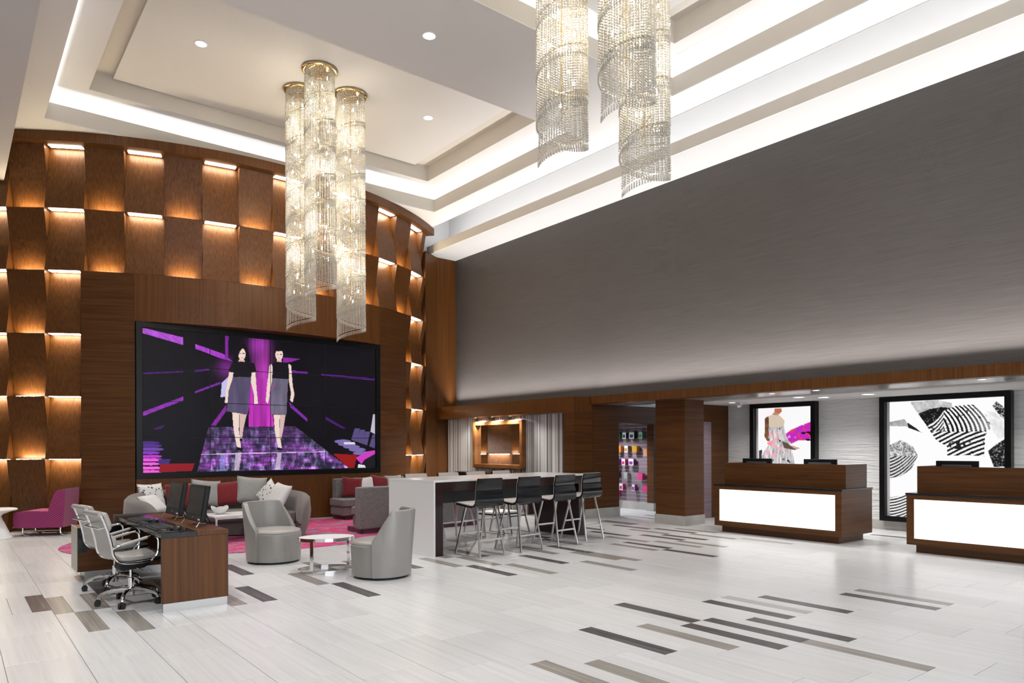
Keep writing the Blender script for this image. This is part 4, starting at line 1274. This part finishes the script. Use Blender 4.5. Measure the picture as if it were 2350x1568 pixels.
MB().tube([(0.03, 0.02, -0.055), (-0.11, -0.03, -0.075)], 0.03, 10).build('body', M['white_gloss'], dc, smooth=True)

# ------------------------------------------------------------------ computer desk
DX0, DX1, DY0, DY1 = 1.535, 2.13, 7.125, 9.35
pd = thing('computer_desk', 'walnut computer desk with black granite keyboard ledge and steel kick strip', 'desk', (1.83, 8.2, 0))
ox, oy = 1.83, 8.2
MB().box(DX0 - ox, DX1 - ox, DY0 - oy, DY0 + 0.05 - oy, 0.081, 0.69).build('end_panel', M['wood_v'], pd, bevel=0.002)
MB().box(DX0 + 0.01 - ox, DX1 - 0.01 - ox, DY0 + 0.002 - oy, DY0 + 0.045 - oy, 0, 0.08).build('kick_strip', M['steel'], pd)
MB().box(1.845 - ox, DX1 - ox, DY0 - oy, DY1 - oy, 0.692, 0.735).build('top', M['wood_v'], pd, bevel=0.002)
MB().box(DX0 - 0.005 - ox, 1.843 - ox, DY0 - 0.003 - oy, DY1 - oy, 0.690, 0.737).build('granite_ledge', M['granite'], pd, bevel=0.003)
MB().box(2.06 - ox, DX1 - 0.01 - ox, DY0 + 0.051 - oy, DY1 - oy, 0.081, 0.691).build('modesty_panel', M['wood_v'], pd)
cr = thing('credenza', 'low walnut cabinet with granite corner and steel plinth left of the desk', 'cabinet', (1.62, 9.65, 0))
MB().box(-0.475, 0.5, -0.22, 0.25, 0.105, 0.61).build('body', M['wood_h'], cr, bevel=0.002)
MB().box(-0.40, 0.48, -0.17, 0.22, 0, 0.104).build('plinth', M['steel'], cr)
MB().box(-0.482, -0.476, -0.225, 0.255, 0.104, 0.615).build('end_cladding', plain('champagne_laminate', (0.42, 0.38, 0.32), rough=0.3), cr)
MB().box(-0.475, -0.38, -0.226, -0.221, 0.33, 0.612).box(-0.38, 0.5, -0.226, -0.221, 0.52, 0.612).build('granite_inlay', M['granite'], cr)
MB().box(-0.40, 0.49, -0.16, 0.19, 0.611, 0.617).build('top_inlay', M['granite'], cr)
dv = tag(MB().box(1.50, 2.10, 9.37, 9.395, 0.62, 0.75).build('desk_divider', plain('smoked_board', (0.10, 0.075, 0.06), rough=0.25)), 'dark low divider board at far end of the computer desk', 'divider')
def aio(label, y):
    t = thing('all_in_one_computer', label, 'computer', (1.93, y, 0.738), R(180 + 3), 'computers on the walnut desk')
    # local +x faces the user
    tilt = -0.16
    rot = (0, tilt, 0)
    cs_ = MB().box(-0.045, 0.0, -0.25, 0.25, 0.05, 0.42).build('casing', M['black_frame'], t, bevel=0.01, rot=rot)
    MB().box(0.0005, 0.003, -0.225, 0.225, 0.125, 0.40).build('display', M['black'], cs_)
    MB().box(0.0005, 0.0025, -0.235, 0.235, 0.06, 0.118).build('speaker_bar', M['charcoal'], cs_)
    MB().box(0.0027, 0.0032, -0.03, 0.02, 0.085, 0.092).build('maker_mark', M['steel'], cs_)
    MB().box(0.0027, 0.0032, 0.15, 0.22, 0.066, 0.082).build('white_sticker', plain('sticker', (0.8, 0.8, 0.8), rough=0.5), cs_)
    for sy in (-0.235, 0.235):
        MB().tube([(-0.005, sy, 0.055), (0.03, sy, 0.004)], 0.006, 8).build('front_foot', M['chrome'], t)
    MB().tube([(-0.06, 0.05, 0.26), (-0.17, 0.06, 0.006), (-0.17, -0.06, 0.006), (-0.06, -0.05, 0.26)], 0.006, 8).build('rear_stand', M['black'], t)
    MB().tube(curve2([(-0.05, 0.12, 0.16), (-0.12, 0.16, 0.05), (-0.10, 0.05, 0.006), (-0.04, -0.10, 0.006), (-0.12, -0.2, 0.006)], 6), 0.004, 6).build('cable', M['black_matte'], t)
    return t
aio('black all-in-one computer nearest the viewer on the walnut desk', 7.66)
aio('black all-in-one computer farther from viewer on the walnut desk', 8.52)
def keyboard(label, y):
    t = thing('keyboard', label, 'keyboard', (1.625, y, 0.7375), R(2), 'keyboards on the granite ledge')
    tr = MB().prism([(-0.09, 0), (0.09, 0), (0.09, 0.022), (-0.09, 0.010)], -0.225, 0.225, 'y').build('tray', M['charcoal'], t)
    ks = MB().box(-0.0065, 0.0065, -0.0075, 0.0075, 0, 0.006)
    me = bpy.data.meshes.new('key'); me.from_pydata(ks.v, [], ks.f); me.materials.append(M['key'])
    for r_ in range(6):
        for c_ in range(21):
            if c_ in (15, 17) and r_ not in (0,): continue
            x = -0.062 + r_ * 0.0235
            link('key', me, tr, (x, -0.208 + c_ * 0.0205, 0.013 + (x + 0.09) * 0.0667))
    return t
keyboard('black keyboard in front of the nearer desk computer', 7.62)
keyboard('black keyboard in front of the farther desk computer', 8.55)
def mousepad(lab1, lab2, y):
    t = thing('mouse_pad', lab1, 'mouse pad', (1.64, y, 0.7375), 0, 'mouse pads on the granite ledge')
    MB().lathe([(0.001, 0), (0.10, 0), (0.105, 0.003), (0.10, 0.006), (0.001, 0.006)], 24, ex=1.0, ey=0.95).build('pad', M['charcoal'], t)
    MB().lathe([(0.001, 0.006), (0.055, 0.006), (0.05, 0.016), (0.03, 0.022), (0.001, 0.024)], 18, c=(-0.055, 0), ex=0.6, ey=1.2).build('wrist_rest', M['black_matte'], t, smooth=True)
    m2 = thing('computer_mouse', lab2, 'mouse', (1.685, y - 0.01, 0.7437), 0, 'computer mice')
    MB().lathe([(0.03, 0), (0.033, 0.008), (0.030, 0.022), (0.018, 0.034), (0.001, 0.037)], 18, ex=1.7, ey=1.0).build('shell', M['black'], m2, smooth=True)
    MB().box(0.018, 0.036, -0.004, 0.004, 0.028, 0.036).build('wheel', M['steel'], m2)
mousepad('round dark mouse pad at the near end of the granite ledge', 'black mouse on the pad at the near end of the desk', 7.28)
mousepad('round dark mouse pad between the two keyboards', 'black mouse on the pad between the two keyboards', 8.20)

# ------------------------------------------------------------------ office chairs
def office_chair(label, x, y, rz):
    t = thing('office_chair', label, 'chair', (x, y, 0), rz, 'chrome office chairs')
    MB().lathe([(0.028, 0.075), (0.034, 0.09), (0.034, 0.15), (0.024, 0.16)], 16).build('hub', M['chrome'], t, smooth=True)
    for k in range(5):
        a = k * 2 * PI / 5 + 0.35
        ca, sa = math.cos(a), math.sin(a)
        pts = curve2([(0.02, 0.135), (0.12, 0.138), (0.22, 0.118), (0.27, 0.095), (0.285, 0.066)], 4)
        bl_ = MB().tube([(r_ * ca, r_ * sa, z) for r_, z in pts], [0.024 - 0.008 * i / len(pts) for i in range(len(pts))], 8)
        bl_ = bl_.build('base_leg', M['chrome'], t, smooth=True)
        c_ = MB()
        for s_ in (-1, 1):
            px, py = 0.285 * ca - s_ * 0.016 * sa, 0.285 * sa + s_ * 0.016 * ca
            c_.tube([(px + s_ * 0.011 * sa, py - s_ * 0.011 * ca, 0.029), (px - s_ * 0.011 * sa, py + s_ * 0.011 * ca, 0.029)], 0.029, 14)
        c_.tube([(0.285 * ca, 0.285 * sa, 0.03), (0.285 * ca, 0.285 * sa, 0.068)], 0.012, 8)
        c_.build('caster', M['black_matte'], bl_, smooth=True)
    MB().lathe([(0.026, 0.15), (0.026, 0.25), (0.014, 0.255), (0.014, 0.36)], 14).build('gas_column', M['chrome'], t, smooth=True)
    mch = MB().prism([(-0.10, 0.335), (0.10, 0.345), (0.19, 0.405), (0.16, 0.435), (-0.12, 0.43), (-0.13, 0.36)], -0.08, 0.08, 'y')
    mch.build('tilt_mechanism', M['black_matte'], t, bevel=0.01)
    MB().tube([(0.02, -0.08, 0.36), (0.05, -0.20, 0.335), (0.10, -0.24, 0.33)], 0.006, 8).build('lever', M['chrome'], t)
    rail = curve2([(0.27, 0.455), (0.12, 0.435), (-0.06, 0.425), (-0.17, 0.445), (-0.225, 0.51), (-0.245, 0.62), (-0.275, 0.74), (-0.315, 0.86), (-0.335, 0.905)], 6)
    for sy in (-1, 1):
        MB().tube([(x_, sy * 0.235, z) for x_, z in rail], 0.0125, 8).build('side_rail', M['chrome'], t, smooth=True)
        arm = curve2([(-0.24, 0.575), (-0.17, 0.605), (0.0, 0.648), (0.11, 0.672), (0.155, 0.655), (0.165, 0.60), (0.155, 0.50), (0.11, 0.445)], 6)
        ar_ = MB().tube([(x_, sy * 0.255, z) for x_, z in arm], 0.011, 8).build('armrest', M['chrome'], t, smooth=True)
        MB().tube([(x_, sy * 0.255, z) for x_, z in arm[6:16]], 0.0155, 8).build('arm_sleeve', M['leather2'], ar_, smooth=True)
    sheet(rail, 0.45, -0.006).build('sling', M['leather2'], t, smooth=True)
    MB().tube([(-0.335, -0.225, 0.905), (-0.335, 0.225, 0.905)], 0.026, 10).build('head_roll', M['leather2'], t, smooth=True)
    MB().tube([(-0.30, -0.235, 0.79), (-0.345, -0.2, 0.775), (-0.345, 0.2, 0.775), (-0.30, 0.235, 0.79)], 0.009, 8).build('back_bar', M['chrome'], t, smooth=True)
    def pad(name, i0, i1, th, lift):
        seg = rail[i0:i1]
        rings = []
        m = len(seg)
        for i, (x_, z) in enumerate(seg):
            a, b = seg[max(i - 1, 0)], seg[min(i + 1, m - 1)]
            l = math.hypot(b[0] - a[0], b[1] - a[1]); nx, nz = (b[1] - a[1]) / l, -(b[0] - a[0]) / l
            e = 1 - (abs(2 * i / (m - 1) - 1)) ** 6 * 0.6
            ring = []
            for k in range(16):
                a_ = 2 * PI * k / 16
                cy_, cz_ = math.cos(a_), math.sin(a_)
                yy = 0.215 * math.copysign(abs(cy_) ** 0.28, cy_) * (0.96 + 0.04 * e)
                tt = lift + th * e * (0.5 + 0.5 * math.copysign(abs(cz_) ** 0.5, cz_))
                ring.append((x_ - nx * -tt, yy, z - nz * -tt))
            rings.append(ring)
        MB().loft(rings).build(name, M['leather2'], t, smooth=True)
    pad('seat_pad', 0, 20, 0.062, 0.008)
    pad('lower_back_pad', 27, 35, 0.055, 0.008)
    pad('upper_back_pad', 36, 49, 0.06, 0.008)
    return t
office_chair('silver leather office chair with chrome frame nearest the viewer', 1.40, 7.80, R(8))
office_chair('silver leather office chair behind the nearer one, farther along the desk', 1.41, 8.72, R(8))

# ------------------------------------------------------------------ tub chairs and oval table
def tub_chair(label, x, y, rz):
    """faces local +x"""
    t = thing('tub_chair', label, 'chair', (x, y, 0), rz, 'silver leather tub chairs')
    MB().lathe([(0.001, 0), (0.315, 0), (0.315, 0.022), (0.001, 0.022)], 40).build('plinth', M['black_matte'], t)
    MB().lathe([(0.30, 0.023), (0.335, 0.028), (0.340, 0.05), (0.352, 0.36), (0.350, 0.385), (0.335, 0.395)], 48).build('drum', M['leather'], t, smooth=True)
    MB().lathe([(0.335, 0.392), (0.342, 0.405), (0.335, 0.425), (0.29, 0.442), (0.15, 0.452), (0.001, 0.455)], 48).build('seat_cushion', M['leather2'], t, smooth=True)
    rings = []
    n = 60
    A = R(94)
    for i in range(n + 1):
        a = -A + 2 * A * i / n
        f_ = abs(a)
        if f_ < R(58): top = 0.80
        else: top = 0.80 - (f_ - R(58)) / (A - R(58)) * 0.35
        lo = 0.03 if f_ < R(117.9) else 0.03
        ca, sa = -math.cos(a), math.sin(a)
        th = 0.072
        def P(r_, z): return (r_ * ca, r_ * sa, z)
        def ro(z): return 0.357 + 0.055 * (z / 0.8) ** 1.2
        ring = [P(ro(0.03), lo), P(ro(0.3), 0.3), P(ro(top - 0.02), top - 0.02), P(ro(top) - 0.008, top - 0.005), P(ro(top) - 0.02, top), P(ro(top) - th + 0.02, top), P(ro(top) - th + 0.006, top - 0.006), P(ro(top) - th, top - 0.03), P(ro(0.46) - th + 0.02, 0.40), P(0.345, 0.30), P(0.336, lo)]
        rings.append(ring)
    MB().loft(rings).build('back_shell', M['leather'], t, smooth=True)
    return t
tub_chair('silver tub chair beside the computer desk, seat towards the viewer', 3.42, 9.42, R(-62))
tub_chair('silver tub chair right of the oval table, its back towards the viewer', 4.02, 7.55, R(140))
ot = thing('oval_table', 'small oval white-topped table on chrome band frame between tub chairs', 'table', (3.66, 8.28, 0), R(-18))
EX, EY = 0.34, 0.25
MB().lathe([(0.001, 0.408), (0.985, 0.408), (0.985, 0.424), (0.001, 0.424)], 48, ex=EX, ey=EY).build('top', M['white_gloss'], ot)
MB().lathe([(1.0, 0.385), (1.02, 0.385), (1.02, 0.424), (1.0, 0.424), (1.0, 0.385)], 48, ex=EX, ey=EY).build('top_band', M['chrome'], ot)
def ring_band(z0, z1, e):
    a = [[(EX * s * math.cos(q * 2 * PI / 48), EY * s * math.sin(q * 2 * PI / 48), z) for s, z in ((1.0, z0), (1.02, z0), (1.02, z1), (1.0, z1))] for q in range(48)]
    return MB().loft(a, wrap=True)
ring_band(0.0, 0.035, 0).build('base_ring', M['chrome'], ot)
for a in (R(-125), R(35), R(-5)):
    cx_, cy_ = EX * 1.01 * math.cos(a), EY * 1.01 * math.sin(a)
    MB().box(-0.022, 0.022, -0.004, 0.004, 0.002, 0.40).build('leg', M['chrome'], ot, loc=(cx_, cy_, 0), rot=(0, 0, a + PI / 2))

# ------------------------------------------------------------------ rug, curved sofa, coffee table
rg = tag(MB().lathe([(0.001, 0.001), (0.999, 0.001), (1.0, 0.006), (0.995, 0.012), (0.001, 0.012)], 96, c=(0, 0), ex=3.25, ey=2.15).build('area_rug', M['rug'], loc=(4.52, 12.45, 0)), 'large oval magenta and grey patterned rug under the lounge sofas', 'rug')
SX, SY = 3.50, 12.05
so = thing('curved_sofa', 'taupe curved lounge sofa with wrap-around arms under the video wall', 'sofa', (SX, SY, 0.012))
rings = []
n = 72
A0, A1 = R(-38), R(218)
for i in range(n + 1):
    a = A0 + (A1 - A0) * i / n
    e = min(i, n - i) / n
    top = 0.80 if e > 0.30 else 0.70 + 0.10 * (e / 0.30)
    k = min(1.0, e / 0.085)
    top = 0.30 + (top - 0.30) * math.sin(k * PI / 2) ** 0.5 if k < 1 else top
    ca, sa = math.cos(a), math.sin(a)
    A_, B_ = 1.28, 1.22
    nx, ny = ca / A_, sa / B_; l = math.hypot(nx, ny); nx, ny = nx / l, ny / l
    cx_, cy_ = A_ * ca, B_ * sa
    th = 0.11 * (0.35 + 0.65 * math.sin(k * PI / 2)) if k < 1 else 0.11
    def P(o_, z): return (cx_ + nx * o_, cy_ + ny * o_, z)
    mid = top * 0.62
    rings.append([P(-th * 0.5, 0.02), P(th * 0.3, 0.02), P(th * 1.05, mid * 0.5), P(th * 1.35, mid), P(th * 1.2, top - 0.06), P(th * 0.8, top - 0.012), P(0.25 * th, top), P(-0.3 * th, top - 0.02), P(-0.75 * th, top - 0.10), P(-th, mid), P(-th, 0.30)])
MB().loft(rings).build('back_and_arms', M['sofa'], so, smooth=True)
def ell_pts(A_, B_, a0, a1, n_=40):
    return [(A_ * math.cos(a0 + (a1 - a0) * i / n_), B_ * math.sin(a0 + (a1 - a0) * i / n_)) for i in range(n_ + 1)]
outer = ell_pts(1.19, 1.12, R(-24), R(204)); inner = ell_pts(0.72, 0.42, R(204), R(-24))
MB().prism(outer + inner, 0.02, 0.24, 'z').build('base', M['sofa'], so)
MB().prism([(x_ * 0.99, y_ * 0.99) for x_, y_ in outer] + [(x_ * 0.96, y_ * 0.94) for x_, y_ in inner], 0.245, 0.43, 'z').build('seat_cushion', M['sofa'], so, bevel=0.03)
pillow('white cushion with black print at the left end of the curved sofa', 'print', (2.62, 12.86, 0.72), R(25), -0.30)
pillow('plain white cushion lying in front of the printed one at sofa left', 'white', (2.55, 12.42, 0.62), R(50), -0.75, 0.0, 0.5, 0.40)
pillow('dark red cushion half hidden behind the farther computer', 'red', (3.06, 12.93, 0.70), R(8), -0.30)
pillow('grey cushion between the two red cushions on the curved sofa', 'grey', (3.50, 12.98, 0.73), R(2), -0.30, 0.12, 0.50, 0.50)
pillow('dark red cushion between two grey cushions above the coffee table', 'red', (3.86, 12.96, 0.71), R(-6), -0.32, -0.06)
pillow('grey cushion at the right of the sofa back, highest of the row', 'grey', (4.24, 12.86, 0.76), R(-18), -0.30, 0.10, 0.52, 0.52)
pillow('black and white patterned cushion standing on its corner by the right arm', 'print', (4.36, 12.28, 0.70), R(-62), -0.25, R(42), 0.44, 0.44)
pillow('plain white cushion leaning on the right arm of the curved sofa', 'white', (4.42, 11.96, 0.70), R(-75), -0.45, 0.15)
ct = thing('coffee_table', 'low white rectangular coffee table on slim chrome legs', 'table', (3.66, 11.98, 0.012), R(4))
MB().box(-0.42, 0.42, -0.33, 0.33, 0.405, 0.43).build('top', M['white_gloss'], ct, bevel=0.003)
MB().box(-0.40, 0.40, -0.31, -0.28, 0.375, 0.404).build('rail', M['chrome'], ct); MB().box(-0.40, 0.40, 0.28, 0.31, 0.375, 0.404).build('rail', M['chrome'], ct)
for sx in (-1, 1):
    for sy in (-1, 1):
        MB().box(sx * 0.38 - 0.015, sx * 0.38 + 0.015, sy * 0.295 - 0.015, sy * 0.295 + 0.015, 0, 0.374).build('leg', M['chrome'], ct)
bw = thing('bowl', 'white ceramic bowl with scalloped silver rim on the coffee table', 'bowl', (3.46, 12.02, 0.442), R(20))
rings = []
for r_, z, wv in ((0.02, 0.0, 0), (0.055, 0.003, 0), (0.10, 0.05, 0.0), (0.125, 0.09, 0.01), (0.135, 0.115, 0.022), (0.128, 0.113, 0.022), (0.115, 0.085, 0.01), (0.085, 0.04, 0), (0.02, 0.012, 0)):
    rings.append([(r_ * math.cos(q * 2 * PI / 40), r_ * math.sin(q * 2 * PI / 40), z + wv * math.cos(3 * q * 2 * PI / 40)) for q in range(40)])
MB().loft(rings).build('vessel', M['white_gloss'], bw, smooth=True)
MB().lathe([(0.001, 0.0185), (0.07, 0.03), (0.100, 0.066), (0.102, 0.068), (0.07, 0.034), (0.001, 0.0215)], 32).build('silver_lining', M['chrome'], bw, smooth=True)

# ------------------------------------------------------------------ grey booth sofa
bo = thing('booth_sofa', 'grey tweed U-shaped booth sofa behind the high table', 'sofa', (6.9, 12.6, 0.012))
def bx(name, x0, x1, y0, y1, z0, z1, mat='booth', bev=0.03):
    return MB().box(x0 - 6.9, x1 - 6.9, y0 - 12.6, y1 - 12.6, z0, z1).build(name, M[mat], bo, bevel=bev, seg=3)
bx('back', 5.56, 8.3, 11.22, 11.40, 0.085, 0.82); bx('back', 8.12, 8.3, 11.41, 14.24, 0.085, 0.82); bx('back', 6.50, 8.3, 14.25, 14.42, 0.085, 0.84)
bx('base', 5.80, 8.1, 11.41, 11.98, 0.085, 0.27); bx('base', 7.5, 8.1, 12.0, 13.6, 0.085, 0.27); bx('base', 6.38, 8.1, 13.62, 14.24, 0.085, 0.27)
bx('seat', 5.78, 8.1, 11.41, 12.0, 0.275, 0.43); bx('seat', 7.48, 8.1, 12.01, 13.58, 0.275, 0.43); bx('seat', 6.36, 8.1, 13.6, 14.24, 0.275, 0.43)
bx('plinth', 5.66, 8.2, 11.28, 11.9, 0, 0.084, 'booth_dark', 0.0); bx('plinth', 6.46, 8.2, 13.7, 14.3, 0, 0.084, 'booth_dark', 0.0); bx('plinth', 7.6, 8.2, 11.91, 13.69, 0, 0.084, 'booth_dark', 0.0)
pillow('red cushion at the far left seat of the grey booth', 'red', (6.80, 14.05, 0.66), R(-12), -0.25, 0.08, group='cushions in the grey booth')
pillow('pale cushion beside the left red one in the grey booth', 'white', (7.12, 14.06, 0.66), R(4), -0.25, -0.06, group='cushions in the grey booth')
pillow('second red cushion, nearer the white table end, in the grey booth', 'red', (7.46, 14.06, 0.68), R(-4), -0.25, 0.15, group='cushions in the grey booth')
pillow('pale grey cushion nearest the high table in the grey booth', 'grey', (7.80, 14.05, 0.68), R(2), -0.25, group='cushions in the grey booth')

# ------------------------------------------------------------------ pink lounge chair and white table
pk = thing('lounge_chair', 'magenta chevron armless lounge chair against the panelled wall', 'chair', (1.36, 14.90, 0), math.atan2(0.487, -0.87))
pr = curve2([(-0.36, 0.15), (0.40, 0.15), (0.42, 0.18), (0.42, 0.36), (0.40, 0.41), (0.20, 0.44), (-0.10, 0.43), (-0.13, 0.46), (-0.17, 0.60), (-0.24, 0.77), (-0.28, 0.80), (-0.38, 0.815), (-0.40, 0.79), (-0.38, 0.40), (-0.365, 0.17)], 3)
MB().prism(pr, -0.28, 0.28, 'y').build('upholstery', M['chevron'], pk, bevel=0.012)
MB().prism([(-0.09, 0.437), (0.20, 0.446), (0.39, 0.418), (0.38, 0.41), (0.20, 0.43), (-0.09, 0.42)], -0.265, 0.265, 'y').build('seat_top', M['magenta'], pk)
for sx in (0.30, -0.30):
    for sy in (-0.22, 0.22):
        MB().tube(curve2([(sx, sy, 0.155), (sx, sy, 0.07), (sx - 0.03, sy, 0.025), (sx - 0.10, sy, 0.010)], 5), 0.011, 8).build('leg', M['chrome'], pk, smooth=True)
MB().tube([(0.30, 0.22, 0.10), (-0.30, 0.22, 0.10)], 0.008, 6).build('stretcher', M['chrome'], pk)
wt = thing('pedestal_table', 'round white pedestal table cut by the left picture edge', 'table', (0.60, 14.75, 0))
MB().lathe([(0.24, 0), (0.245, 0.012), (0.20, 0.10), (0.10, 0.34), (0.085, 0.38), (0.12, 0.42), (0.27, 0.475)], 40).build('base', M['white_gloss'], wt, smooth=True)
MB().lathe([(0.001, 0.476), (0.30, 0.476), (0.315, 0.485), (0.315, 0.50), (0.30, 0.51), (0.001, 0.495)], 40).build('top', M['white_gloss'], wt, smooth=True)
